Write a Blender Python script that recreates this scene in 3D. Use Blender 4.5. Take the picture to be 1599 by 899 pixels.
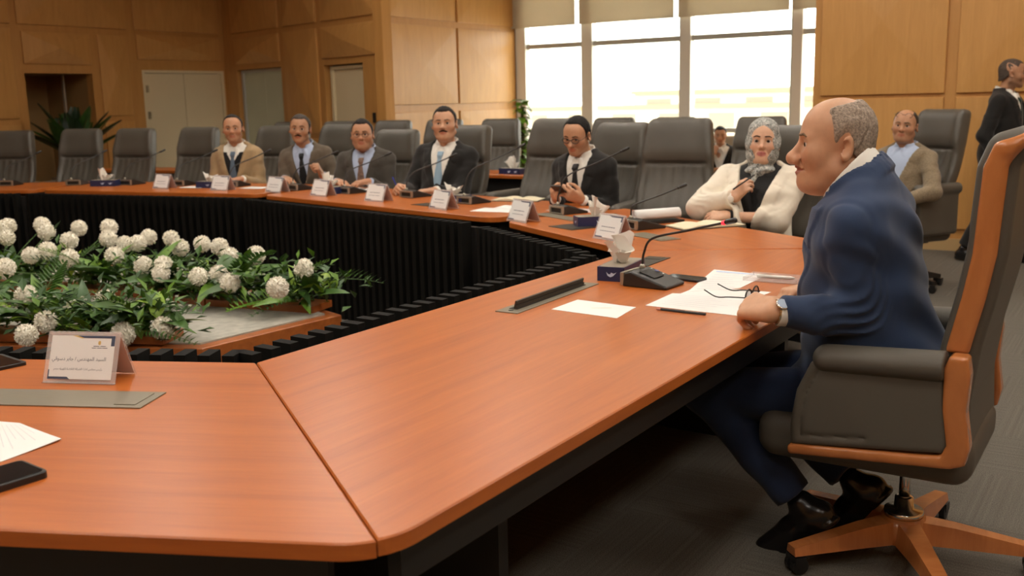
import bpy, bmesh, math, random
import numpy as np
from mathutils import Vector, Matrix

for _o in list(bpy.data.objects):
    bpy.data.objects.remove(_o)
scene = bpy.context.scene
COL = scene.collection
random.seed(7)

# ------------------------------------------------------------------ camera
EYE = 1.45
_pitch = math.radians(10.719); _roll = math.radians(1.346)
cam_data = bpy.data.cameras.new('camera')
cam = bpy.data.objects.new('camera', cam_data)
COL.objects.link(cam)
cam_data.sensor_width = 36.0
cam_data.lens = 36.0 * 1550.0 / 1599.0
cam_data.clip_start = 0.05
cam_data.clip_end = 300
_fwd = Vector((0, math.cos(_pitch), -math.sin(_pitch)))
_r0 = Vector((1, 0, 0)); _u0 = _r0.cross(_fwd)
_xr = math.cos(_roll) * _r0 - math.sin(_roll) * _u0
_yu = math.sin(_roll) * _r0 + math.cos(_roll) * _u0
cam.matrix_world = Matrix(((_xr.x, _yu.x, -_fwd.x, 0), (_xr.y, _yu.y, -_fwd.y, 0),
                           (_xr.z, _yu.z, -_fwd.z, EYE), (0, 0, 0, 1)))
cam_data.dof.use_dof = True
cam_data.dof.focus_distance = 3.0
cam_data.dof.aperture_fstop = 4.5
scene.camera = cam

# ------------------------------------------------------------------ world, exposure
world = bpy.data.worlds.new('sky'); scene.world = world
world.use_nodes = True
_bg = world.node_tree.nodes['Background']
_bg.inputs['Color'].default_value = (1.0, 0.965, 0.90, 1)
_bg.inputs['Strength'].default_value = 6.0
vs = scene.view_settings
vs.view_transform = 'Standard'; vs.look = 'None'; vs.gamma = 1.0
vs.use_curve_mapping = False
vs.exposure = 0.28
CEILING_GLOW = 21.0          # strength of the ceiling panels
CEILING_TINT = (1.0, 0.93, 0.83)
# ------------------------------------------------------------------ materials
MATS = {}
def mat(name, col, rough=0.5, metal=0.0, spec=0.5, bump=None, var=None, sheen=0.0, sub=0.0, trans=0.0, coat=0.0, emit=None, estr=0.0, attr=False, alpha=1.0):
    """principled material; var=(scale, amount, stretch) colour noise; bump=(scale, strength, dist)"""
    if name in MATS: return MATS[name]
    m = bpy.data.materials.new(name); m.use_nodes = True
    nt = m.node_tree; b = nt.nodes['Principled BSDF']
    c4 = (col[0], col[1], col[2], 1)
    b.inputs['Base Color'].default_value = c4
    b.inputs['Roughness'].default_value = rough
    b.inputs['Metallic'].default_value = metal
    b.inputs['Specular IOR Level'].default_value = spec
    if sheen: b.inputs['Sheen Weight'].default_value = sheen
    if coat:
        b.inputs['Coat Weight'].default_value = coat; b.inputs['Coat Roughness'].default_value = 0.15
    if sub:
        b.inputs['Subsurface Weight'].default_value = sub
        b.inputs['Subsurface Radius'].default_value = (0.012, 0.005, 0.003)
        b.inputs['Subsurface Scale'].default_value = 0.6
    if trans: b.inputs['Transmission Weight'].default_value = trans
    if emit:
        b.inputs['Emission Color'].default_value = (*emit, 1); b.inputs['Emission Strength'].default_value = estr
    if alpha < 1: b.inputs['Alpha'].default_value = alpha
    tc = nt.nodes.new('ShaderNodeTexCoord')
    src = None
    if attr:
        at = nt.nodes.new('ShaderNodeAttribute'); at.attribute_name = 'Col'
        src = at.outputs['Color']
    if var:
        mp = nt.nodes.new('ShaderNodeMapping'); nt.links.new(tc.outputs['Object'], mp.inputs[0])
        st = var[2] if len(var) > 2 else (1, 1, 1)
        mp.inputs['Scale'].default_value = st
        no = nt.nodes.new('ShaderNodeTexNoise'); no.inputs['Scale'].default_value = var[0]; no.inputs['Detail'].default_value = 6
        nt.links.new(mp.outputs[0], no.inputs['Vector'])
        rp = nt.nodes.new('ShaderNodeMapRange')
        rp.inputs[1].default_value = 0.3; rp.inputs[2].default_value = 0.7
        rp.inputs[3].default_value = 1 - var[1]; rp.inputs[4].default_value = 1 + var[1]
        nt.links.new(no.outputs['Fac'], rp.inputs[0])
        mx = nt.nodes.new('ShaderNodeVectorMath'); mx.operation = 'SCALE'
        if src: nt.links.new(src, mx.inputs[0])
        else: mx.inputs[0].default_value = col
        nt.links.new(rp.outputs[0], mx.inputs['Scale'])
        src = mx.outputs[0]
    if src: nt.links.new(src, b.inputs['Base Color'])
    if bump:
        no2 = nt.nodes.new('ShaderNodeTexNoise'); no2.inputs['Scale'].default_value = bump[0]; no2.inputs['Detail'].default_value = 3
        nt.links.new(tc.outputs['Object'], no2.inputs['Vector'])
        bp = nt.nodes.new('ShaderNodeBump'); bp.inputs['Strength'].default_value = bump[1]; bp.inputs['Distance'].default_value = bump[2]
        nt.links.new(no2.outputs['Fac'], bp.inputs['Height']); nt.links.new(bp.outputs[0], b.inputs['Normal'])
    MATS[name] = m
    return m

def wood(name, dark, light, rough, scale=(1.0, 14.0, 14.0), rot=0.0, coat=0.0, contrast=1.0, spec=0.5):
    """straight-grained veneer: noise stretched along the local x axis turned by rot about z"""
    m = bpy.data.materials.new(name); m.use_nodes = True
    nt = m.node_tree; b = nt.nodes['Principled BSDF']
    b.inputs['Roughness'].default_value = rough
    b.inputs['Specular IOR Level'].default_value = spec
    if coat:
        b.inputs['Coat Weight'].default_value = coat; b.inputs['Coat Roughness'].default_value = 0.25
    tc = nt.nodes.new('ShaderNodeTexCoord')
    m0 = nt.nodes.new('ShaderNodeMapping'); m0.inputs['Rotation'].default_value = (0, 0, -rot)
    mp = nt.nodes.new('ShaderNodeMapping'); mp.inputs['Scale'].default_value = scale
    nt.links.new(tc.outputs['Object'], m0.inputs[0]); nt.links.new(m0.outputs[0], mp.inputs[0])
    n1 = nt.nodes.new('ShaderNodeTexNoise'); n1.inputs['Scale'].default_value = 1.6; n1.inputs['Detail'].default_value = 8; n1.inputs['Roughness'].default_value = 0.62; n1.inputs['Distortion'].default_value = 0.6
    n2 = nt.nodes.new('ShaderNodeTexNoise'); n2.inputs['Scale'].default_value = 9.0; n2.inputs['Detail'].default_value = 3
    nt.links.new(mp.outputs[0], n1.inputs['Vector']); nt.links.new(mp.outputs[0], n2.inputs['Vector'])
    ad = nt.nodes.new('ShaderNodeMath'); ad.operation = 'MULTIPLY_ADD'; ad.inputs[1].default_value = 0.25
    nt.links.new(n2.outputs['Fac'], ad.inputs[0]); nt.links.new(n1.outputs['Fac'], ad.inputs[2])
    rp = nt.nodes.new('ShaderNodeValToRGB')
    rp.color_ramp.elements[0].position = 0.62 - 0.22 / contrast; rp.color_ramp.elements[1].position = 0.62 + 0.22 / contrast
    rp.color_ramp.elements[0].color = (*dark, 1); rp.color_ramp.elements[1].color = (*light, 1)
    nt.links.new(ad.outputs[0], rp.inputs[0]); nt.links.new(rp.outputs[0], b.inputs['Base Color'])
    MATS[name] = m
    return m

# ------------------------------------------------------------------ object helpers
def link(name, me, parent=None, m=None):
    o = bpy.data.objects.new(name, me); COL.objects.link(o)
    if m is not None and me is not None and len(me.materials) == 0:
        for q in (m if isinstance(m, (list, tuple)) else [m]): me.materials.append(q)
    if parent is not None: o.parent = parent
    return o
def tag(o, label, cat, group=None):
    o['label'] = label; o['category'] = cat
    if group: o['group'] = group
    return o
def thing(name, label, cat, loc=(0, 0, 0), rz=0.0, group=None):
    o = bpy.data.objects.new(name, None); COL.objects.link(o)
    o.empty_display_size = 0.1
    o.location = loc; o.rotation_euler = (0, 0, rz)
    return tag(o, label, cat, group)
def structure(o, label=None):
    o['kind'] = 'structure'
    if label: o['label'] = label
    return o
def copy_tree(o, parent=None):
    c = o.copy(); COL.objects.link(c)
    if parent is not None: c.parent = parent
    for ch in list(o.children): copy_tree(ch, c)
    return c

class MB:
    def __init__(s): s.v = []; s.f = []; s.m = []
    def add(s, vs_, fs, mi=0):
        n = len(s.v); s.v += [tuple(p) for p in vs_]
        s.f += [tuple(i + n for i in q) for q in fs]; s.m += [mi] * len(fs); return s
    def box(s, lo, hi, mi=0, M=None):
        x0, y0, z0 = lo; x1, y1, z1 = hi
        v = [(x0,y0,z0),(x1,y0,z0),(x1,y1,z0),(x0,y1,z0),(x0,y0,z1),(x1,y0,z1),(x1,y1,z1),(x0,y1,z1)]
        if M is not None: v = [tuple(M @ Vector(p)) for p in v]
        return s.add(v, [(0,3,2,1),(4,5,6,7),(0,1,5,4),(1,2,6,5),(2,3,7,6),(3,0,4,7)], mi)
    def prism(s, poly, z0, z1, mi=0, M=None, bev=0.0):
        """poly counter-clockwise seen from above; optional small chamfer at the top edge"""
        n = len(poly); P = [Vector(p) for p in poly]
        rings = [([(p.x, p.y) for p in P], z0)]
        if bev:
            ins = inset(P, bev)
            rings += [([(p.x, p.y) for p in P], z1 - bev), ([(p.x, p.y) for p in ins], z1)]
        else: rings += [([(p.x, p.y) for p in P], z1)]
        v = [(x, y, z) for r, z in rings for x, y in r]
        if M is not None: v = [tuple(M @ Vector(p)) for p in v]
        f = [tuple(range(n - 1, -1, -1)), tuple((len(rings) - 1) * n + i for i in range(n))]
        for k in range(len(rings) - 1):
            for i in range(n):
                j = (i + 1) % n
                f.append((k*n+i, k*n+j, (k+1)*n+j, (k+1)*n+i))
        return s.add(v, f, mi)
    def tube(s, pts, rad, seg=10, mi=0, cap=True):
        P = [Vector(p) for p in pts]; n = len(P)
        R = rad if isinstance(rad, (list, tuple)) else [rad] * n
        t0 = (P[1] - P[0]).normalized()
        a = Vector((0, 0, 1)) if abs(t0.z) < 0.9 else Vector((1, 0, 0))
        u = t0.cross(a).normalized(); vs_ = []
        for i in range(n):
            t = (P[min(i+1, n-1)] - P[max(i-1, 0)]).normalized()
            u = (u - t * u.dot(t)).normalized(); w = t.cross(u)
            for k in range(seg):
                q = 2 * math.pi * k / seg
                vs_.append(tuple(P[i] + (u * math.cos(q) + w * math.sin(q)) * R[i]))
        f = []
        for i in range(n - 1):
            for k in range(seg):
                l = (k + 1) % seg
                f.append((i*seg+k, i*seg+l, (i+1)*seg+l, (i+1)*seg+k))
        if cap:
            f.append(tuple(range(seg - 1, -1, -1))); f.append(tuple((n-1)*seg + k for k in range(seg)))
        return s.add(vs_, f, mi)
    def lathe(s, prof, seg=20, mi=0, c=(0, 0, 0), M=None):
        v = []; f = []; n = len(prof)
        for r, z in prof:
            for k in range(seg):
                q = 2 * math.pi * k / seg
                v.append((c[0] + r * math.cos(q), c[1] + r * math.sin(q), c[2] + z))
        if M is not None: v = [tuple(M @ Vector(p)) for p in v]
        for i in range(n - 1):
            for k in range(seg):
                l = (k + 1) % seg
                f.append((i*seg+k, i*seg+l, (i+1)*seg+l, (i+1)*seg+k))
        f.append(tuple(range(seg - 1, -1, -1))); f.append(tuple((n-1)*seg + k for k in range(seg)))
        return s.add(v, f, mi)
    def mesh(s, name, smooth=False, mats=None):
        me = bpy.data.meshes.new(name); me.from_pydata(s.v, [], s.f)
        if mats:
            for q in (mats if isinstance(mats, (list, tuple)) else [mats]): me.materials.append(q)
        if any(s.m): me.polygons.foreach_set('material_index', s.m)
        if smooth: me.polygons.foreach_set('use_smooth', [True] * len(me.polygons))
        me.update(); return me
    def build(s, name, m, parent=None, smooth=False):
        return link(name, s.mesh(name, smooth, m), parent)

def inset(P, d):
    n = len(P); out = []
    for i in range(n):
        a = (P[i] - P[i-1]).normalized(); b = (P[(i+1) % n] - P[i]).normalized()
        na = Vector((-a.y, a.x)); nb = Vector((-b.y, b.x))
        t = (na + nb); t = t / max(0.3, t.dot(na)) if t.length > 1e-6 else na
        out.append(P[i] + t * d)
    return out
def round_poly(P, radii, seg=8):
    """round the corners of a polygon given with a radius per corner"""
    P = [Vector(p) for p in P]; n = len(P); out = []
    for i in range(n):
        r = radii[i]
        if r <= 0: out.append((P[i].x, P[i].y)); continue
        a = (P[i-1] - P[i]).normalized(); b = (P[(i+1) % n] - P[i]).normalized()
        ang = a.angle(b); t = r / math.tan(ang / 2)
        c = P[i] + (a + b).normalized() * (r / math.sin(ang / 2))
        s0 = P[i] + a * t - c; s1 = P[i] + b * t - c
        q0 = math.atan2(s0.y, s0.x); q1 = math.atan2(s1.y, s1.x)
        while q1 - q0 > math.pi: q1 -= 2 * math.pi
        while q1 - q0 < -math.pi: q1 += 2 * math.pi
        for k in range(seg + 1):
            q = q0 + (q1 - q0) * k / seg
            out.append((c.x + r * math.cos(q), c.y + r * math.sin(q)))
    return out
def smooth_path(pts, n=24):
    """Catmull-Rom through points"""
    P = [np.array(p, float) for p in pts]; P = [2*P[0]-P[1]] + P + [2*P[-1]-P[-2]]; out = []
    seg = len(P) - 3
    for i in range(seg):
        k = max(2, n // seg)
        for j in range(k + (1 if i == seg - 1 else 0)):
            t = j / k; a, b, c, d = P[i:i+4]
            out.append(tuple(0.5*((2*b)+(-a+c)*t+(2*a-5*b+4*c-d)*t*t+(-a+3*b-3*c+d)*t**3)))
    return out

# ------------------------------------------------------------------ signed distance modelling
def _a(p): return np.asarray(p, np.float32)
def sd_sphere(p, c, r): return np.linalg.norm(p - _a(c), axis=-1) - r
def sd_ell(p, c, r, R=None):
    q = p - _a(c)
    if R is not None: q = q @ _a(R)
    r = _a(r); k0 = np.linalg.norm(q / r, axis=-1); k1 = np.linalg.norm(q / (r * r), axis=-1)
    return k0 * (k0 - 1.0) / np.maximum(k1, 1e-6)
def sd_cone(p, a, b, r1, r2):
    """capsule whose radius goes from r1 to r2"""
    a = _a(a); b = _a(b); ab = b - a; q = p - a
    t = np.clip((q @ ab) / max(float(ab @ ab), 1e-9), 0, 1)
    return np.linalg.norm(q - t[..., None] * ab, axis=-1) - (r1 + (r2 - r1) * t)
def sd_box(p, c, h, r=0.0, R=None):
    q = p - _a(c)
    if R is not None: q = q @ _a(R)
    q = np.abs(q) - (_a(h) - r)
    return np.linalg.norm(np.maximum(q, 0), axis=-1) + np.minimum(q.max(axis=-1), 0) - r
def smin(a, b, k):
    h = np.maximum(k - np.abs(a - b), 0) / k
    return np.minimum(a, b) - h * h * k * 0.25
def smax(a, b, k): return -smin(-a, -b, k)
def sstep(a, b, x):
    t = np.clip((x - a) / (b - a), 0, 1); return t * t * (3 - 2 * t)
def rotm(ax, ay, az):
    cx, sx, cy, sy, cz, sz = math.cos(ax), math.sin(ax), math.cos(ay), math.sin(ay), math.cos(az), math.sin(az)
    X = np.array([[1,0,0],[0,cx,-sx],[0,sx,cx]]); Y = np.array([[cy,0,sy],[0,1,0],[-sy,0,cy]]); Z = np.array([[cz,-sz,0],[sz,cz,0],[0,0,1]])
    return (Z @ Y @ X).astype(np.float32)

def sdf_verts(f, lo, hi, h):
    lo = np.array(lo, np.float32); hi = np.array(hi, np.float32); B = 6
    nb = np.maximum(1, np.ceil((hi - lo) / (h * B)).astype(int)); n = nb * B
    bi = np.stack(np.meshgrid(*[np.arange(k) for k in nb], indexing='ij'), -1).reshape(-1, 3)
    cen = lo + (bi * B + (B - 1) / 2).astype(np.float32) * h
    d = f(cen)
    val = np.repeat(np.repeat(np.repeat(np.sign(d).reshape(nb), B, 0), B, 1), B, 2).astype(np.float32)
    keep = bi[np.abs(d) < B * h * 0.87 * 1.7 + 2 * h]
    if len(keep) == 0: return np.zeros((0, 3)), np.zeros((0, 4), int)
    off = np.stack(np.meshgrid(*[np.arange(B)] * 3, indexing='ij'), -1).reshape(-1, 3)
    for c0 in range(0, len(keep), 3000):
        vi = (keep[c0:c0+3000, None, :] * B + off[None]).reshape(-1, 3)
        val[vi[:, 0], vi[:, 1], vi[:, 2]] = f(lo + vi.astype(np.float32) * h)
    s = val < 0
    c = np.zeros(tuple(n - 1), np.uint8)
    sl = [(slice(0, -1), slice(1, None))[i] for i in (0, 1)]
    for i in (0, 1):
        for j in (0, 1):
            for k in (0, 1): c += s[sl[i], sl[j], sl[k]]
    act = (c > 0) & (c < 8)
    ci = np.argwhere(act); idx = np.full(act.shape, -1, np.int32); idx[act] = np.arange(len(ci))
    corners = np.array([(i, j, k) for i in (0, 1) for j in (0, 1) for k in (0, 1)])
    cv = np.stack([val[ci[:, 0]+a, ci[:, 1]+b, ci[:, 2]+e] for a, b, e in corners], 1)
    acc = np.zeros((len(ci), 3)); cnt = np.zeros(len(ci))
    for a in range(8):
        for b in range(a + 1, 8):
            if np.abs(corners[a] - corners[b]).sum() != 1: continue
            va, vb = cv[:, a], cv[:, b]; m = (va < 0) != (vb < 0)
            t = np.where(m, va / np.where(m, va - vb, 1), 0)
            acc += np.where(m[:, None], corners[a] + t[:, None] * (corners[b] - corners[a]), 0); cnt += m
    V = lo + (ci + acc / cnt[:, None]) * h
    F = []
    for ax in range(3):
        o1, o2 = [(1, 2), (2, 0), (0, 1)][ax]
        A = [slice(None)] * 3; Bs = [slice(None)] * 3
        A[ax] = slice(0, -1); Bs[ax] = slice(1, None)
        e = np.argwhere(s[tuple(A)] != s[tuple(Bs)])
        e = e[(e[:, o1] > 0) & (e[:, o2] > 0) & (e[:, o1] < n[o1] - 1) & (e[:, o2] < n[o2] - 1)]
        if len(e) == 0: continue
        q = []
        for d1, d2 in ((-1, -1), (0, -1), (0, 0), (-1, 0)):
            g = e.copy(); g[:, o1] += d1; g[:, o2] += d2; q.append(idx[g[:, 0], g[:, 1], g[:, 2]])
        q = np.stack(q, 1); flip = ~s[e[:, 0], e[:, 1], e[:, 2]]
        q[flip] = q[flip][:, ::-1]; F.append(q)
    F = np.concatenate(F) if F else np.zeros((0, 4), int)
    F = F[(F >= 0).all(1)]
    return V, F
def relax(V, F, n):
    E = np.concatenate([F[:, [0, 1]], F[:, [1, 2]], F[:, [2, 3]], F[:, [3, 0]]]); deg = np.bincount(E[:, 0], minlength=len(V)) + np.bincount(E[:, 1], minlength=len(V))
    for k in range(2 * n):              # shrink-free smoothing
        A = np.zeros_like(V)
        for c in range(3): A[:, c] = np.bincount(E[:, 0], V[E[:, 1], c], len(V)) + np.bincount(E[:, 1], V[E[:, 0], c], len(V))
        V = V + (0.5 if k % 2 == 0 else -0.52) * (A / np.maximum(deg, 1)[:, None] - V)
    return V
def sdf_mesh(name, f, lo, hi, h, mats, col=None, mi=None, soft=0):
    V, F = sdf_verts(f, lo, hi, h)
    if soft and len(F): V = relax(V, F, soft)
    me = bpy.data.meshes.new(name)
    me.vertices.add(len(V)); me.vertices.foreach_set('co', V.astype(np.float32).ravel())
    me.loops.add(len(F) * 4); me.loops.foreach_set('vertex_index', F.astype(np.int32).ravel())
    me.polygons.add(len(F)); me.polygons.foreach_set('loop_start', np.arange(0, len(F) * 4, 4, dtype=np.int32))
    me.polygons.foreach_set('use_smooth', np.ones(len(F), bool))
    for q in (mats if isinstance(mats, (list, tuple)) else [mats]): me.materials.append(q)
    if mi is not None and len(F): me.polygons.foreach_set('material_index', mi(V[F].mean(1)).astype(np.int32))
    me.update(calc_edges=True)
    if col is not None and len(V):
        at = me.color_attributes.new('Col', 'FLOAT_COLOR', 'POINT')
        at.data.foreach_set('color', np.concatenate([col(V), np.ones((len(V), 1))], 1).astype(np.float32).ravel())
    return me
# ------------------------------------------------------------------ the room
ANG = math.radians(56.8)
E1 = Vector((math.cos(ANG), math.sin(ANG))); E2 = Vector((E1.y, -E1.x))
CL = Vector((-4.438, 16.048)); CP = Vector((-1.548, 12.803)); CW = Vector((0.168, 15.426)); CR = Vector((2.942, 9.727))
CEIL = 4.1
M_maple = wood('maple_veneer', (0.48, 0.232, 0.062), (0.58, 0.295, 0.088), 0.42, (9.0, 9.0, 0.8), contrast=0.9)
M_maple2 = wood('maple_panel', (0.52, 0.258, 0.070), (0.63, 0.328, 0.100), 0.40, (9.0, 9.0, 0.8), contrast=0.9)
M_alu = mat('aluminium', (0.50, 0.50, 0.46), 0.35, 0.1)
M_cream = mat('cream_paint', (0.72, 0.60, 0.38), 0.5)
M_dark = mat('dark_gap', (0.02, 0.018, 0.015), 0.7)

def carpet():
    m = bpy.data.materials.new('carpet'); m.use_nodes = True
    nt = m.node_tree; b = nt.nodes['Principled BSDF']; b.inputs['Roughness'].default_value = 0.95; b.inputs['Specular IOR Level'].default_value = 0.1
    tc = nt.nodes.new('ShaderNodeTexCoord')
    mp = nt.nodes.new('ShaderNodeMapping'); mp.inputs['Rotation'].default_value = (0, 0, -ANG)
    nt.links.new(tc.outputs['Object'], mp.inputs[0])
    sp = nt.nodes.new('ShaderNodeSeparateXYZ'); nt.links.new(mp.outputs[0], sp.inputs[0])
    # carpet tiles laid as quarter-turned squares: stripes run across alternate tiles
    ck = nt.nodes.new('ShaderNodeTexChecker'); ck.inputs['Scale'].default_value = 2.0
    nt.links.new(mp.outputs[0], ck.inputs['Vector'])
    mxv = nt.nodes.new('ShaderNodeMix'); mxv.data_type = 'FLOAT'
    nt.links.new(ck.outputs['Fac'], mxv.inputs['Factor']); nt.links.new(sp.outputs['X'], mxv.inputs['A']); nt.links.new(sp.outputs['Y'], mxv.inputs['B'])
    no = nt.nodes.new('ShaderNodeTexNoise'); no.inputs['Scale'].default_value = 60; no.noise_dimensions = '1D'
    nt.links.new(mxv.outputs['Result'], no.inputs['W'])
    n3 = nt.nodes.new('ShaderNodeTexNoise'); n3.inputs['Scale'].default_value = 260; n3.inputs['Detail'].default_value = 4
    nt.links.new(tc.outputs['Object'], n3.inputs['Vector'])
    ad = nt.nodes.new('ShaderNodeMath'); ad.operation = 'MULTIPLY_ADD'; ad.inputs[1].default_value = 0.22
    nt.links.new(no.outputs['Fac'], ad.inputs[0]); nt.links.new(n3.outputs['Fac'], ad.inputs[2])
    rp = nt.nodes.new('ShaderNodeValToRGB'); rp.color_ramp.elements[0].position = 0.35; rp.color_ramp.elements[1].position = 0.88
    rp.color_ramp.elements[0].color = (0.062, 0.055, 0.044, 1); rp.color_ramp.elements[1].color = (0.215, 0.195, 0.165, 1)
    nt.links.new(ad.outputs[0], rp.inputs[0]); nt.links.new(rp.outputs[0], b.inputs['Base Color'])
    bp = nt.nodes.new('ShaderNodeBump'); bp.inputs['Strength'].default_value = 0.5; bp.inputs['Distance'].default_value = 0.004
    nt.links.new(n3.outputs['Fac'], bp.inputs['Height']); nt.links.new(bp.outputs[0], b.inputs['Normal'])
    return m
M_carpet = carpet()

def corner(a, b): return E1 * a + E2 * b        # room axes -> world
R0, R1, RL, RR = -3.2, 13.0, CL.dot(E2), 4.4     # room extents along the two axes
outline = [corner(R0, RL), corner(R0, RR), corner(9.75, RR), CR, corner(13.35, CR.dot(E2)), CW + E1 * 0.35, CW, CP, CL]
_fb = MB(); _fb.prism([(p.x, p.y) for p in outline], -0.12, 0.0)
_fl = structure(_fb.build('floor', M_carpet), 'grey brown striped carpet tile floor')
_cb = MB(); _cb.prism([(p.x, p.y) for p in outline], CEIL, CEIL + 0.12)
structure(_cb.build('ceiling', mat('ceiling_white', (0.62, 0.56, 0.46), 0.8)), 'plain off-white ceiling')

class Wall:
    """base slab in its own frame: x along the wall, y into the room, z up"""
    def __init__(s, name, o, d, n, L, holes=(), label=None, m=None, thick=0.14):
        s.L = L; s.rev = (d.x * n.y - d.y * n.x) < 0
        if s.rev: o = o + d * L; d = -d
        s.M = Matrix(((d.x, n.x, 0, o.x), (d.y, n.y, 0, o.y), (0, 0, 1, 0), (0, 0, 0, 1)))
        hs = sorted([(*s.span(a, b), z0, z1) for a, b, z0, z1 in holes])
        mb = MB(); x = 0.0
        for a, b, z0, z1 in hs:
            if a > x: mb.box((x, -thick, 0), (a, 0, CEIL))
            if z0 > 0: mb.box((a, -thick, 0), (b, 0, z0))
            if z1 < CEIL: mb.box((a, -thick, z1), (b, 0, CEIL))
            x = b
        if x < L: mb.box((x, -thick, 0), (L, 0, CEIL))
        s.o = structure(mb.build(name, m or M_maple), label); s.o.matrix_world = s.M
    def span(s, a, b): return (s.L - b, s.L - a) if s.rev else (a, b)
    def box(s, name, a, b, z0, z1, y0, y1, m, parent=None):
        a, b = s.span(a, b); mb = MB(); mb.box((a, y0, z0), (b, y1, z1)); return mb.build(name, m, parent or s.o)
    def panel(s, a, b, z0, z1, apex=0.075, m=None):
        """raised veneer panel with a shallow four-sided pyramid face"""
        a, b = s.span(a, b); t = 0.022; mb = MB(); c = ((a+b)/2, t + apex, (z0+z1)/2); e = 0.004
        v = [(a,0,z0),(b,0,z0),(b,0,z1),(a,0,z1),(a,t,z0),(b,t,z0),(b,t,z1),(a,t,z1),(a+e,t+e,z0+e),(b-e,t+e,z0+e),(b-e,t+e,z1-e),(a+e,t+e,z1-e),c]
        f = [(0,1,5,4),(1,2,6,5),(2,3,7,6),(3,0,4,7),(4,5,9,8),(5,6,10,9),(6,7,11,10),(7,4,8,11),(8,9,12),(9,10,12),(10,11,12),(11,8,12)]
        f = [q[::-1] for q in f]
        mb.add(v, f); return mb.build('panel', m or M_maple2, s.o)

# left wall with the double door and a lobby opening
L1 = Wall('wall_left', CL, -E1, E2, 14.2, [(0.04, 1.56, 0, 2.0), (2.37, 3.36, 0, 1.94)], 'maple panelled wall with cream double door')
for a, b in ((0.10, 1.64), (1.77, 3.40), (3.50, 5.05), (5.15, 6.7), (6.8, 8.4), (8.5, 10.1), (10.2, 11.8), (11.9, 13.6)): L1.panel(a, b, 2.56, 3.75)
L1.panel(0.10, 1.62, 2.15, 2.50); L1.panel(1.77, 2.25, 1.36, 2.47, 0.05); L1.panel(1.77, 2.25, 0.14, 1.28, 0.05)
L1.panel(2.37, 3.36, 2.06, 2.47)
for a, b in ((3.50, 5.05), (5.15, 6.7), (6.8, 8.4), (8.5, 10.1), (10.2, 11.8), (11.9, 13.6)):
    L1.panel(a, b, 1.36, 2.50); L1.panel(a, b, 0.14, 1.28)
# lobby behind the opening
na_, nb_ = L1.span(2.37, 3.36)
_mb = MB(); _mb.box((na_, -1.14, 0), (nb_, -1.10, 2.0)); _mb.box((na_ - .04, -1.14, 0), (na_, -0.14, 2.0)); _mb.box((nb_, -1.14, 0), (nb_ + .04, -0.14, 2.0)); _mb.box((na_ - .04, -1.14, 1.94), (nb_ + .04, -0.14, 2.0))
_mb.box((na_ - .04, -1.14, -0.06), (nb_ + .04, 0.0, -0.001))
_nb = _mb.build('niche_lining', mat('niche_wood', (0.34, 0.20, 0.075), 0.5), L1.o)
L1.box('steel_edge', 2.50, 2.525, 0, 1.94, -0.5, -0.46, mat('steel_edge', (0.7, 0.68, 0.62), 0.3, 0.8))

L2L = (CP - CL).length; _d2 = (CP - CL).normalized(); _n2 = Vector((_d2.y, -_d2.x))
if _n2.dot(-CP) < 0: _n2 = -_n2
L2 = Wall('wall_left_inner', CL, _d2, _n2, L2L, [(0.38, 1.76, 0, 2.0), (2.93, 3.87, 0, 1.97)], 'maple panelled wall with a glass door and a cream door')
for a, b in ((0.31, 1.74), (1.90, 2.79), (2.92, 4.24)): L2.panel(a, b, 2.55, 3.75)
L2.panel(0.37, 1.75, 2.08, 2.47); L2.panel(2.92, 4.24, 2.06, 2.47)
L2.panel(1.90, 2.79, 1.05, 2.47, 0.06); L2.panel(1.90, 2.79, 0.14, 0.98)
L2.box('switch_plate', 4.06, 4.12, 1.20, 1.33, 0.0, 0.012, mat('black_plastic', (0.012, 0.012, 0.012), 0.4))

P = Wall('wall_back_side', CP, E1, E2, (CW - CP).length, (), 'sunlit maple panelled wall beside the window')
for a, b in ((0.10, 1.53), (1.58, 3.02)):
    P.panel(a, b, 2.52, 3.75, 0.035); P.panel(a, b, 1.42, 2.44, 0.03); P.panel(a, b, 0.14, 1.32, 0.03)

RW = Wall('wall_right', CR, E2, -E1, RR - CR.dot(E2), (), 'maple panelled wall right of the window')
for k in range(5):
    a = 0.07 + 1.21 * k; b = a + 1.11
    RW.panel(a, b, 1.42, 2.75, 0.03); RW.panel(a, b, 0.20, 1.385, 0.03); RW.panel(a, b, 2.82, 3.9, 0.03)
_bs = RW.box('baseboard_right', 0, RW.L, 0, 0.11, 0, 0.022, mat('baseboard_wood', (0.50, 0.33, 0.15), 0.4))
_mw = RW.M.copy(); _bs.parent = None; _bs.matrix_world = _mw; structure(_bs, 'maple baseboard along the right wall')
Wall('wall_window_return', CR + E2 * 0.001, E1, -E2, 3.6, (), 'maple side of the window bay')
Wall('wall_front', corner(R0, RL), E2, E1, RR - RL, (), 'plain maple wall facing the window wall')
Wall('wall_side', corner(R0, RR), E1, -E2, 9.75 - R0, (), 'plain maple wall closing the room')

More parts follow.
